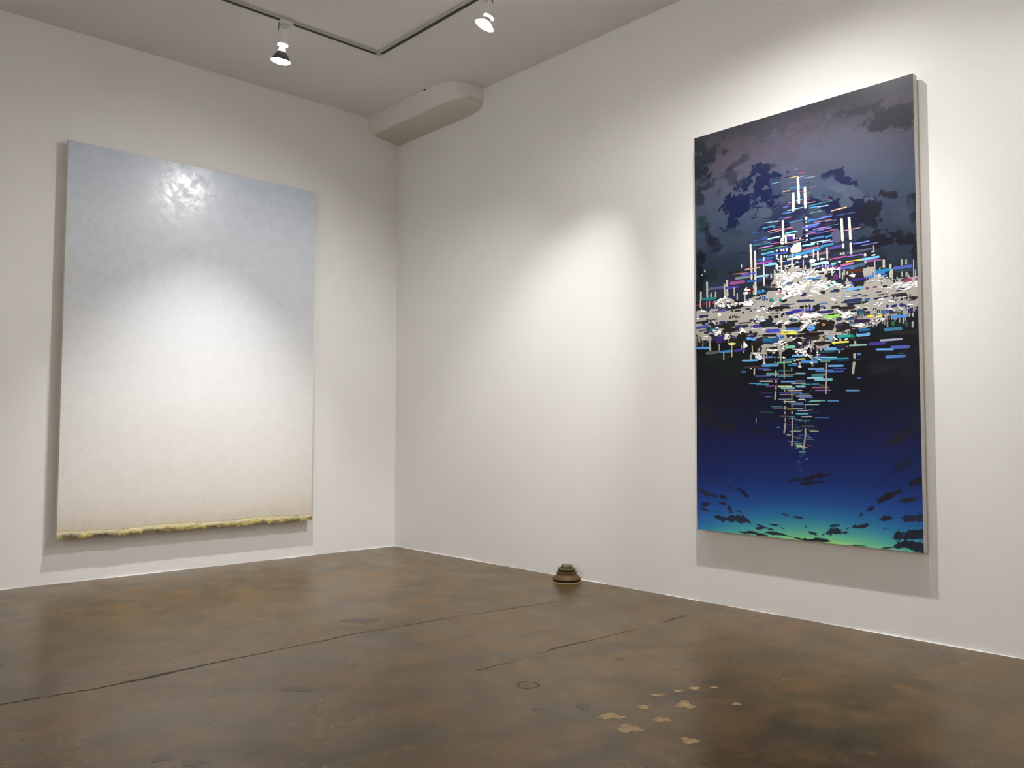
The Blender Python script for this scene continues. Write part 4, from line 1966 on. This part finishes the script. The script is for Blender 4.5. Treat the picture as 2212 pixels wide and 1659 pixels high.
e 60a8f0 723 1115 23 2 2 -13
h 2038a0 707 1111 733 1115 3
h 0e0a0a 691 1079 796 1086 15
h 180e18 861 1101 947 1101 16
e 100c18 952 1079 18 -2 0 -15
e 107050 946 1056 14 -1 0 -9
h 18a098 865 1059 940 1058 14
h 1c5c98 977 1083 1038 1083 15
h 68b0d8 966 1057 1038 1059 16
h 184880 984 1065 1020 1065 3
e 80a8c0 829 1059 16 -1 0 -13
h f0e860 836 1030 928 1029 9
h 14100c 740 1035 833 1030 14
e 2c1c10 750 1064 21 -2 0 -12
h 181020 930 1042 1037 1039 12
h a8d8d0 928 1010 1020 1006 7
b aca89c 960 1031 960 1013 10
b aca89c 830 1096 824 1076 7
b aca89c 852 1109 851 1074 9
b b0a890 780 1075 782 1047 10
b 281420 796 1074 795 1043 6
h 100810 998 1224 1033 1222 8
e 301870 1126 1190 7 -1 0 -7
h 1c1c60 1143 1186 1174 1189 13
e 241c70 1198 1188 15 -2 0 -9
e 3c5c88 1111 1162 20 1 1 -10
h 305848 1161 1153 1199 1152 10
h 4890e0 1140 1133 1225 1134 14
h e8d848 1025 1149 1056 1147 12
h f0e868 1075 1145 1100 1147 11
W ffffff 621 1366 101 55 80 19
W ffffff 595 1410 70 30 22 16
W ffffff 742 1336 67 32 32 18
W ffffff 824 1331 45 14 12 18
W ffffff 588 1307 86 20 24 19
W ffffff 339 1354 26 21 10 15
W ffffff 187 1310 46 27 26 15
W ffffff 278 1287 65 11 12 12
W ffffff 350 1282 23 16 7 20
W ffffff 1101 1334 27 18 8 11
W ffffff 1168 1284 36 11 6 16
W ffffff 1235 1278 39 18 18 15
W ffffff 702 1405 57 20 26 10
W ffffff 851 1407 35 14 12 12
W ffffff 710 1409 31 10 6 13
W ffffff 899 1317 24 14 7 15
W ffffff 418 1190 34 21 20 14
W ffffff 453 1233 34 20 10 11
W ffffff 695 1164 24 34 36 16
W ffffff 732 1175 51 12 24 18
W ffffff 629 1185 27 12 12 16
W ffffff 558 1159 49 10 10 16
W ffffff 911 1163 29 17 11 17
W ffffff 982 1112 24 12 8 14
W ffffff 1081 1128 32 12 12 11
W ffffff 148 1145 25 21 14 16
W ffffff 212 1106 24 13 8 15
W ffffff 300 1138 30 16 9 18
W ffffff 556 1046 38 13 12 14
W ffffff 415 985 17 15 7 17
W ffffff 506 1009 28 10 6 17
W ffffff 690 1007 57 7 12 13
W ffffff 650 988 42 15 10 13
W ffffff 710 972 21 10 6 13
W ffffff 1052 1208 46 9 5 14
W ffffff 749 1135 31 12 6 13
W ffffff 590 1463 81 20 14 13
W ffffff 762 1402 51 10 8 13
w ffffff 1176 1294 22 2 1 -5
w ffffff 1237 1293 12 -1 0 -3
w ffffff 1096 1286 13 -3 0 -3
w ffffff 1138 1278 14 -2 0 -4
w ffffff 1048 1323 18 0 0 -3
w ffffff 1195 1263 11 -3 0 -3
w ffffff 1124 1258 10 6 1 -2
w ffffff 1118 1246 6 -1 0 -3
w ffffff 1096 1227 13 -2 0 -4
w ffffff 1149 1211 21 -7 -1 -4
w ffffff 1094 1202 17 12 2 -3
w ffffff 1227 1279 20 2 1 -3
w ffffff 1261 1267 5 0 0 -3
w ffffff 1178 1225 11 2 0 -2
w ffffff 1209 1226 8 1 0 -2
w ffffff 953 1364 16 -1 1 -8
w ffffff 726 1385 38 -3 0 -3
w ffffff 903 1262 43 -7 0 -3
w ffffff 850 1252 17 -7 -2 -5
w ffffff 935 1315 15 1 1 -5
w ffffff 824 1410 11 -2 0 -5
w ffffff 788 1379 2 0 0 -2
w ffffff 798 1415 10 -7 -4 -6
w ffffff 746 1301 13 -3 -1 -5
w ffffff 769 1291 7 -5 -2 -3
w ffffff 731 1287 29 3 1 -3
w ffffff 813 1312 12 3 2 -5
w ffffff 707 1240 2 0 0 -2
w ffffff 163 1241 12 -5 -4 -9
w ffffff 16 1231 11 -1 0 -4
w ffffff 61 1233 5 0 0 -3
w ffffff 55 1271 22 -4 0 -4
w ffffff 127 1197 9 -9 -3 -2
w ffffff 373 1293 18 -10 -2 -4
w ffffff 168 1298 13 -8 -2 -2
w ffffff 230 1278 11 -2 0 -4
w ffffff 276 1290 6 -1 0 -4
w ffffff 298 1290 6 -1 0 -4
w ffffff 316 1291 6 2 3 -5
w ffffff 333 1296 8 -3 -2 -4
w ffffff 162 1136 9 -7 -6 -6
w ffffff 208 1120 10 -1 0 -7
w ffffff 210 1103 13 -8 -2 -3
w ffffff 388 1141 24 -2 0 -3
w ffffff 413 1238 9 -1 0 -7
w ffffff 312 1144 7 -8 -6 -4
w ffffff 68 1120 18 0 0 -3
w ffffff 58 1105 11 -4 -1 -3
w ffffff 631 1241 30 -3 0 -3
w ffffff 440 1252 6 -1 0 -4
w ffffff 416 1235 12 -1 0 -4
w ffffff 499 1255 9 4 3 -6
w ffffff 520 1272 14 6 3 -4
w ffffff 703 1144 8 5 4 -4
w ffffff 693 1130 6 9 5 -3
w ffffff 682 1119 7 7 5 -4
w ffffff 669 1109 10 4 3 -5
w ffffff 718 1156 9 2 1 -4
w ffffff 710 1174 33 1 1 -6
w ffffff 613 1188 10 2 2 -6
w ffffff 646 1174 14 -12 -2 -2
w ffffff 591 1112 39 -3 0 -3
w ffffff 443 1131 9 3 2 -4
w ffffff 581 1153 14 -6 -1 -2
w ffffff 607 1076 10 0 0 -3
w ffffff 680 1064 15 -1 0 -2
w ffffff 624 1064 11 4 2 -3
w ffffff 508 1046 8 -1 0 -4
w ffffff 524 1048 11 -3 -1 -3
w ffffff 658 1041 9 -4 -2 -4
w ffffff 572 1216 27 2 0 -2
w ffffff 798 1203 26 -1 0 -3
w ffffff 836 1182 16 0 0 -2
w ffffff 886 1184 17 -12 -3 -5
w ffffff 922 1167 21 11 3 -4
w ffffff 951 1168 12 -3 -1 -3
w ffffff 992 1109 19 0 0 -3
w ffffff 857 1049 13 -9 -2 -4
w ffffff 913 1042 8 3 2 -4
w ffffff 895 1069 31 -1 0 -3
w ffffff 804 1086 7 -1 0 -3
w ffffff 806 1075 6 0 0 -3
w ffffff 742 1042 9 2 1 -3
w ffffff 710 1017 6 0 0 -3
w ffffff 921 1128 6 -1 0 -2
w ffffff 980 1200 7 -2 -1 -3
w ffffff 1024 1193 6 -1 0 -2
w ffffff 802 1008 7 0 0 -2
w ffffff 718 1176 29 0 1 -8
w ffffff 764 1178 24 -4 -1 -6
w ffffff 829 1156 11 -1 0 -3
w ffffff 1237 1184 14 -1 0 -3
w ffffff 1140 1173 13 -2 0 -3
w ffffff 1157 1165 6 -2 -1 -2
w ffffff 1188 1173 12 -9 -2 -2
w ffffff 1023 1193 7 -1 0 -2
w ffffff 1036 1178 5 -1 0 -2
w ffffff 1098 1128 7 2 2 -5
w ffffff 1001 1108 15 -3 -1 -5
w ffffff 1056 1109 9 -2 -1 -3
w ffffff 1087 1156 9 0 0 -2
q aca8a0 362 1011 428 1007 435 1028 428 1036 496 1043 524 1044 500 1031 455 1030 453 1004 464 1003 463 994 369 998
w ffffff 329 1053 12 2 5 -16
w ffffff 393 1000 9 -3 -3 -6
w ffffff 404 981 15 -6 -3 -7
w ffffff 413 990 7 -3 -3 -7
w ffffff 482 1013 19 -4 -1 -4
w ffffff 508 999 9 -2 0 -3
w ffffff 517 1047 19 -3 0 -3
w ffffff 516 1037 9 2 2 -4
w ffffff 564 1028 7 0 0 -4
w ffffff 561 1017 7 0 0 -5
w ffffff 445 945 9 0 0 -3
w ffffff 656 914 10 -1 0 -4
w ffffff 646 1008 29 -1 0 -3
w ffffff 664 989 13 -1 0 -3
w ffffff 565 968 9 -1 0 -3
w ffffff 626 932 17 -1 0 -2
w ffffff 628 949 6 0 0 -5
w ffffff 642 953 6 -5 -3 -3
w ffffff 363 920 5 0 0 -3
w ffffff 802 1009 8 -1 0 -2
w ffffff 756 984 6 0 0 -3
w ffffff 761 972 10 -1 0 -3
w ffffff 767 945 10 -1 0 -3
w ffffff 723 931 8 0 0 -3
w ffffff 711 967 13 -8 -2 -4
w ffffff 709 1017 7 -1 0 -5"""
CLOUDS = """58 62 74 712 2308 581 -16 38 -156 .5
92 98 120 811 2032 357 -37 16 -125 .55
24 36 80 428 1902 104 33 56 -101 1
24 36 80 316 1845 116 49 40 -60 1
24 36 78 230 1768 51 44 51 -47 1
24 34 78 264 1810 59 25 24 -35 1
28 38 80 862 1908 73 -29 -8 -37 1
28 38 80 931 1859 63 -36 -11 -25 1
28 32 74 1008 1714 76 -68 -42 -50 1
26 32 76 879 1734 96 -35 -8 -39 .95
26 30 72 939 1636 103 -36 -10 -50 1
28 32 66 1061 1638 35 -19 -17 -41 1
28 32 66 969 1648 84 -30 -11 -54 .9
26 34 76 594 1728 133 -24 -2 -101 .55
26 34 76 565 1606 161 -26 -2 -101 .8
26 34 80 828 1563 171 -28 -1 -73 .8
28 34 66 1000 1536 71 -11 -1 -57 .9
24 28 48 1180 1525 97 -16 -1 -68 1
30 32 52 1133 1750 53 -22 -5 -19 .9
30 32 48 1259 1684 22 -4 -1 -32 .9
34 44 56 110 2201 104 27 31 -55 .85
36 40 52 1186 2109 104 -5 11 -62 .8
38 42 54 1013 2209 92 -3 4 -20 .6
44 50 66 255 2032 37 11 27 -48 .6
36 44 58 41 2106 40 19 53 -67 .7
50 50 58 66 2295 79 2 10 -29 .5
24 32 44 36 1941 32 -6 -0 -39 .5
38 58 56 60 1782 45 -8 -1 -60 .8
26 26 46 142 1648 29 5 19 -49 .8
26 26 44 85 1725 25 -4 -1 -55 .6
92 104 126 461 1781 40 -7 -0 -26 .9
88 100 124 924 1750 27 -5 -1 -29 1
72 96 108 1060 1582 58 6 6 -26 .9
66 82 98 256 1678 74 11 20 -53 .75
96 108 132 933 1806 106 -50 -8 -26 .9
80 92 120 678 1888 155 -20 3 -36 .7
84 96 120 1187 1620 85 8 12 -51 .6
70 88 100 1230 1562 52 0 5 -32 .7
84 88 110 596 1829 27 -5 -1 -61 .4
44 54 78 184 1507 181 -25 -1 -107 .5
40 54 80 1182 1392 88 -12 -1 -68 .6
24 50 44 105 1463 63 -8 -1 -49 .5
22 24 34 31 1473 29 -4 -2 -137 .8
18 20 26 583 987 568 -17 2 -90 .85
24 44 40 223 983 148 3 2 -21 .5
18 40 34 1084 1059 156 4 2 -28 .5
36 40 58 1092 886 90 3 2 -32 .6
36 40 58 1215 869 43 -2 -1 -45 .5
30 30 34 129 855 91 10 6 -32 .4
38 34 36 206 599 70 -13 -7 -28 .8
34 36 40 51 655 57 -23 -22 -39 .6
38 34 38 412 573 44 -8 -4 -15 .8
36 36 46 1177 550 68 43 11 -19 .8
34 38 50 1248 612 17 14 27 -34 .8
30 34 56 1216 432 57 35 7 -13 .7
30 30 44 1260 458 19 11 12 -22 .7
36 34 52 766 345 104 20 2 -12 .95
34 34 54 665 321 77 14 1 -10 .7
34 32 54 694 301 82 13 1 -8 .95
34 38 56 60 216 42 -16 -7 -11 .9
34 42 56 111 202 44 -11 -4 -10 .75
32 38 52 170 198 25 -6 -6 -13 .9
32 38 58 221 258 36 -27 -3 -3 .7
30 34 54 310 224 30 -17 -7 -8 .95
32 40 62 159 278 40 -18 -2 -3 .6
38 32 52 177 160 30 -8 -4 -8 1
36 34 52 211 139 21 -13 -9 -10 1
40 34 56 59 149 25 2 -0 -8 1
38 40 66 51 116 50 -7 -1 -5 1
36 46 72 130 110 35 -3 -1 -3 .7
34 42 62 153 79 31 -12 -7 -12 1
34 42 62 222 81 34 3 -0 -14 1
34 42 62 286 83 34 -4 -4 -15 1
34 42 62 331 75 16 -7 -3 -5 1
36 42 66 276 124 19 -4 -1 -3 .9
36 36 64 215 115 18 1 -0 -3 .9
38 38 74 555 128 18 -4 -2 -4 .9
32 34 60 638 119 28 -1 -1 -7 1
34 34 60 478 69 28 -2 -1 -6 1
34 36 62 417 52 26 -8 -2 -5 1
34 40 66 449 47 35 -2 -1 -3 1
34 36 62 399 41 16 1 -0 -5 1
36 40 62 474 41 21 2 -0 -3 1
38 46 76 544 52 16 -6 -1 -2 .8
30 34 46 315 11 40 1 -0 -4 1
32 34 44 392 11 42 -4 -2 -6 1
32 38 48 495 22 35 -0 -1 -6 1
32 38 48 554 18 43 -4 -1 -4 1
34 40 50 621 9 48 -6 -1 -4 1
30 36 48 661 7 33 1 -0 -4 1
30 36 52 721 43 26 -4 -2 -7 1
30 34 48 743 10 35 1 -1 -6 1
34 36 64 679 73 8 1 -0 -4 .9
32 36 46 522 1 14 1 -0 -3 .9
36 38 50 1115 257 48 25 6 -13 1
36 36 52 1012 185 41 29 5 -8 .95
34 38 56 1081 140 44 21 6 -16 1
34 38 56 972 102 58 15 2 -10 1
40 42 62 1194 241 33 9 2 -9 1
36 40 62 1223 162 55 14 2 -14 1
34 40 66 845 95 29 2 -0 -6 .9
34 40 62 834 64 63 20 3 -11 1
30 38 52 857 60 41 4 -0 -10 1
30 36 54 1154 75 17 16 14 -16 1
30 34 50 1233 82 43 12 3 -18 1
28 32 46 1172 29 66 18 2 -13 1
28 32 46 1238 25 35 4 -0 -22 1
28 34 46 1116 11 43 8 0 -4 1
28 34 48 753 11 52 3 -0 -7 1
28 40 46 963 4 39 2 -0 -3 1
36 38 52 1254 342 28 15 4 -10 .9
34 44 60 718 41 32 -7 -3 -7 1
30 36 42 315 11 48 1 -0 -3 1
34 48 84 1087 100 13 1 -0 -4 .6
26 30 50 1061 1615 59 -21 -14 -67 .9
30 40 56 51 2060 55 27 61 -76 .7
30 36 48 43 2239 67 4 15 -40 .6
34 44 58 283 2100 78 22 12 -21 .5
30 42 60 312 1987 36 11 15 -26 .6
34 44 70 473 2030 59 4 5 -16 .6
30 36 58 1264 1606 22 -4 -1 -32 .8
26 26 40 1282 1445 30 -5 -1 -45 .7
22 44 46 1039 1132 137 -3 2 -33 .6
26 34 56 1172 939 87 4 2 -27 .7
40 44 60 1080 875 54 7 3 -18 .5
24 40 38 176 919 91 -4 -0 -32 .6
20 36 34 328 990 87 -5 -0 -36 .5
24 46 48 1091 1405 134 -5 5 -56 .5"""
def make_right():
    W_ = PC['Ry0'] - PC['Ry1']
    Hh = PC['Rz1'] - PC['Rz0']
    K = 0.98
    root = thing('dark_painting', 'tall dark blue painting of a burst of white and coloured strokes on the right wall', 'painting', (0, PC['Ry0'], PC['Rz0']))
    d = PC['tr']
    bm = bmesh.new()
    add_box(bm, (-d + 0.0008, -W_, 0), (-d + 0.044, 0, Hh), 0.0015)
    e = from_bm('canvas_side', bm, M_edge, root)
    e['label'] = 'off-white canvas edge'
    bm = bmesh.new()
    t = 0.05
    for a, b in (((0.012, 0.012), (t, Hh - 0.012)), ((W_ - t, 0.012), (W_ - 0.012, Hh - 0.012)), ((t, 0.012), (W_ - t, t)), ((t, Hh - t), (W_ - t, Hh - 0.012))):
        add_box(bm, (-d + 0.044, -b[0], a[1]), (-0.002, -a[0], b[1]))
    from_bm('stretcher', bm, M_wood, root)
    # painted ground: a fine grid coloured by gradient, cloud shapes and noise
    step = 0.0026
    nu, nv = int(W_ / step), int(Hh / step)
    U = np.linspace(0, W_ * 1000, nu + 1)[None, :].repeat(nv + 1, 0)
    V = np.linspace(0, Hh * 1000, nv + 1)[:, None].repeat(nu + 1, 1)
    veff = V + 95 * ((U - 760) / 640) ** 2 * (V < 700) * (1 - V / 700)
    gv = [0, 25, 70, 130, 210, 300, 420, 540, 660, 760, 900, 1100, 1230, 1330, 1450, 1620, 1800, 1980, 2120, 2230, 2320]
    gc = [(140, 190, 110), (96, 168, 128), (62, 142, 146), (40, 106, 152), (33, 76, 146), (29, 58, 132), (26, 44, 112), (23, 33, 88), (20, 26, 62), (18, 22, 44),
          (16, 18, 32), (22, 26, 40), (36, 46, 62), (46, 60, 80), (54, 68, 92), (62, 76, 102), (74, 88, 114), (88, 91, 113), (92, 87, 103), (82, 77, 89), (60, 60, 70)]  # upper greys include the gloss sheen, mixed into the paint colour
    G = np.stack([np.interp(veff, gv, [c[i] for c in gc]) for i in range(3)], -1)
    sh = U.shape
    n1 = vnoise(sh, (26, 12), 1, 6, 0.62)
    n2 = vnoise(sh, (110, 38), 2, 4, 0.62)
    n3 = vnoise(sh, (9, 5), 3, 4)
    mott = (n3 - 0.5)[..., None] * np.array((10, 16, 18)) * np.clip((V - 900) / 500, 0.15, 1)[..., None]
    G = G + mott + (n2 - 0.5)[..., None] * 10 * np.clip((V - 900) / 500, 0.2, 1)[..., None]
    for ln in CLOUDS.split('\n'):
        q = [float(v) for v in ln.split()]
        r_, g_, b_, cx, cy, ux, uy, vx, vy, s = q
        rr = max(abs(ux) + abs(vx), abs(uy) + abs(vy)) * 1.7
        j0, j1 = np.searchsorted(V[:, 0], [cy - rr, cy + rr]); i0, i1 = np.searchsorted(U[0], [cx - rr, cx + rr])
        if j1 <= j0 or i1 <= i0:
            continue
        du = U[j0:j1, i0:i1] - cx; dv = V[j0:j1, i0:i1] - cy
        det = ux * vy - uy * vx
        a = (du * vy - dv * vx) / det; b = (dv * ux - du * uy) / det
        big = abs(det) > 9000
        nn = (n1[j0:j1, i0:i1] - 0.5) * (3.6 if cy > 330 else 1.6) + (n2[j0:j1, i0:i1] - 0.5) * (1.4 if cy > 330 else 2.4)
        if 500 < cy < 720:
            nn = nn * 0.4
        dd = np.sqrt(a * a + b * b) + nn
        soft = 0.22 if s >= 0.9 else 0.6
        if cy < 330:
            soft = 0.22
        mk = np.clip((1.0 + soft * 0.5 - dd) / soft, 0, 1)
        mk = (mk * mk * (3 - 2 * mk) * s)[..., None]
        G[j0:j1, i0:i1] = G[j0:j1, i0:i1] * (1 - mk) + np.array((r_, g_, b_)) * mk
    C = np.clip(lin(np.clip(G, 4, 255)) * K * np.interp(V, [0, 180, 320, 900, 1200, 1500, 2000, 2300], [1.75, 1.2, 0.78, 0.66, 0.62, 0.47, 0.66, 0.80])[..., None] - 0.002, 0.0008, 0.9)
    nvt = sh[0] * sh[1]
    co = np.zeros((nvt, 3), np.float32)
    co[:, 0] = -d
    co[:, 1] = -(U.ravel() / 1000)
    co[:, 2] = V.ravel() / 1000
    idx = np.arange(nvt).reshape(sh)
    f = np.stack([idx[:-1, :-1], idx[1:, :-1], idx[1:, 1:], idx[:-1, 1:]], -1).reshape(-1, 4)
    me = bpy.data.meshes.new('canvas')
    me.vertices.add(nvt)
    me.vertices.foreach_set('co', co.ravel())
    me.loops.add(f.size)
    me.loops.foreach_set('vertex_index', f.ravel().astype(np.int32))
    me.polygons.add(len(f))
    me.polygons.foreach_set('loop_start', (np.arange(len(f)) * 4).astype(np.int32))
    me.update(calc_edges=True)
    at = me.color_attributes.new('paint', 'FLOAT_COLOR', 'POINT')
    at.data.foreach_set('color', np.concatenate([C.reshape(-1, 3), np.ones((nvt, 1))], 1).astype(np.float32).ravel())
    mp = mat('dark_sky_paint', (1, 1, 1), 0.38, spec=0.35)
    ca = N(mp, 'ShaderNodeAttribute', attribute_name='paint')
    L(mp, ca.outputs['Color'], bsdf(mp).inputs['Base Color'])
    link('canvas', me, mp, root)

    # raised strokes
    rnd = random.Random(21)
    items = []
    def capsule(x0, y0, x1, y1, w_, drip=False):
        dx, dy = x1 - x0, y1 - y0
        l = math.hypot(dx, dy) or 1e-6
        dx, dy = dx / l, dy / l
        nx, ny = -dy, dx
        h = w_ / 2
        e = min(h, l * 0.45)
        pts = []
        n = max(2, int(l / 14)) if drip else max(2, int(l / 45))
        wob = 0.13 if drip else 0.07
        for i in range(n + 1):
            t = e + (l - 2 * e) * i / n
            k = h * (1 + rnd.uniform(-wob, wob))
            pts.append((x0 + dx * t + nx * k, y0 + dy * t + ny * k))
        for a in (45, 0, -45):
            a = math.radians(a)
            pts.append((x1 - dx * e + dx * e * math.cos(a) + nx * h * math.sin(a), y1 - dy * e + dy * e * math.cos(a) + ny * h * math.sin(a)))
        for i in range(n, -1, -1):
            t = e + (l - 2 * e) * i / n
            k = h * (1 + rnd.uniform(-wob, wob))
            pts.append((x0 + dx * t - nx * k, y0 + dy * t - ny * k))
        for a in (-135, 180, 135):
            a = math.radians(a)
            pts.append((x0 + dx * e + dx * e * math.cos(a) + nx * h * math.sin(a), y0 + dy * e + dy * e * math.cos(a) + ny * h * math.sin(a)))
        return pts
    def ell(cx, cy, ux, uy, vx, vy, n=16, jag=0.12, asp=1.0):
        ph = rnd.random() * 6.28
        pts = []
        for i in range(n):
            a = 2 * math.pi * i / n
            r = 1 + jag * (math.sin(3 * a + ph) + rnd.uniform(-0.8, 0.8))
            pts.append((cx + (ux * math.cos(a) + vx * math.sin(a)) * r, cy + (uy * math.cos(a) + vy * math.sin(a)) * r))
        return pts
    def rough_poly(v, amt):
        out = []
        for (a, b), (c, e) in zip(v, v[1:] + v[:1]):
            l = math.hypot(c - a, e - b)
            n = max(1, int(l / 14))
            for i in range(n):
                t = i / n
                out.append((a + (c - a) * t + rnd.uniform(-amt, amt), b + (e - b) * t + rnd.uniform(-amt, amt)))
        return out
    for ln in STROKES.split('\n'):
        t = ln.split()
        k, hx, v = t[0], t[1], [float(q) for q in t[2:]]
        if k == 'h':
            items.append(('paint_strokes', capsule(*v), hx, 0))
        elif k == 'b':
            items.append(('pale_drips', capsule(*v, drip=True), hx, 0))  # upper bars have lighter colours, painted in for the stronger light there
        elif k in 'pq':
            P = [(v[i], v[i + 1]) for i in range(0, len(v), 2)]
            items.append(('dark_paint_patches' if k == 'p' else 'pale_drips', rough_poly(P, 3 if k == 'p' else 2.5), hx, 0))
        elif k == 'e':
            items.append(('dark_paint_patches' if lin(int(hx[:2], 16)) < 0.1 else 'paint_strokes', ell(*v), hx, 0))
        elif k == 'w':
            items.append(('impasto_glare', ell(*v, n=18, jag=0.16), 'ffffff', 1))
        elif k == 'W':
            cx, cy, rx, ry, n, z = v
            for _ in range(int(n)):
                a = rnd.random() * 6.28
                r = math.sqrt(rnd.random())
                x, y = cx + math.cos(a) * r * rx, cy + math.sin(a) * r * ry
                l = z * rnd.uniform(0.35, 0.95)
                th = math.radians(rnd.choice((-35, -15, 0, 10, 15, 25, 40)) + rnd.uniform(-10, 10))
                q = l * rnd.uniform(0.26, 0.5)
                items.append(('impasto_glare', ell(x, y, math.cos(th) * l, math.sin(th) * l, -math.sin(th) * q, math.cos(th) * q, n=9, jag=0.16), 'ffffff', 1))
    # stack overlapping strokes like layers of paint
    boxes, levels = [], []
    for k, P, hx, dome in items:
        xs = [p[0] for p in P]; ys = [p[1] for p in P]
        bx = (min(xs), max(xs), min(ys), max(ys))
        lv = 0
        for b2, l2 in zip(boxes, levels):
            if l2 >= lv and bx[0] < b2[1] and b2[0] < bx[1] and bx[2] < b2[3] and b2[2] < bx[3]:
                lv = l2 + 1
        boxes.append(bx); levels.append(lv)
    groups = {}
    for (k, P, hx, dome), lv in zip(items, levels):
        g = groups.setdefault(k, ([], [], []))
        V_, F_, C_ = g
        P = [(min(max(x, 1), W_ * 1000 - 1), min(max(y, 1), Hh * 1000 - 1)) for x, y in P]
        area = sum(a[0] * b[1] - b[0] * a[1] for a, b in zip(P, P[1:] + P[:1]))
        if area > 0:
            P = P[::-1]
        z0 = 0.00012 * (lv) + 0.0001
        z1 = z0 + 0.00035
        n = len(P)
        s = len(V_)
        base = np.array(hexlin(hx, 1.12)[:3])
        if k == 'impasto_glare':
            base = np.array((0.92, 0.92, 0.92))  # glare off the glossy impasto, painted as plain white
        if k == 'pale_drips':
            base = base * 0.95
        cc = (*np.clip(base, 0.001, 0.95), 1)
        for x, y in P:
            V_.append((-d - z0 + 0.0001, -x / 1000, y / 1000)); C_.append(cc)
        for x, y in P:
            V_.append((-d - z1, -x / 1000, y / 1000)); C_.append(cc)
        for i in range(n):
            j = (i + 1) % n
            F_.append((s + i, s + j, s + n + j, s + n + i))
        if dome:
            cx = sum(p[0] for p in P) / n; cy = sum(p[1] for p in P) / n
            V_.append((-d - z1 - 0.0016, -cx / 1000, cy / 1000)); C_.append(cc)
            for i in range(n):
                F_.append((s + n + i, s + n + (i + 1) % n, s + 2 * n))
        else:
            F_.append(tuple(range(s + n, s + 2 * n)))
    labels = {'paint_strokes': 'blue, violet, pink and yellow horizontal strokes', 'pale_drips': 'pale grey poured paint and upright bars',
              'dark_paint_patches': 'black and navy patches of paint', 'impasto_glare': 'glossy flecks of thick paint with their glare coloured white'}
    for k, (V_, F_, C_) in groups.items():
        me = bpy.data.meshes.new(k)
        me.from_pydata(V_, [], F_)
        at = me.color_attributes.new('paint', 'FLOAT_COLOR', 'POINT')
        at.data.foreach_set('color', np.array(C_, dtype=np.float32).ravel())
        m = mat(k + '_paint', (1, 1, 1), 0.35 if k == 'impasto_glare' else 0.42, spec=0.5)
        ca = N(m, 'ShaderNodeAttribute', attribute_name='paint')
        c = ca.outputs['Color']
        if k in ('pale_drips', 'paint_strokes'):
            nz = noise(m, objpos(m), 90, 3)
            c = mix(m, 1.0, c, ramp(m, nz, [(0.35, 0.84), (0.65, 1.0)]), 'MULTIPLY')
        L(m, c, bsdf(m).inputs['Base Color'])
        o = link(k, me, m, root)
        o['label'] = labels[k]
        o['kind'] = 'stuff'
make_right()
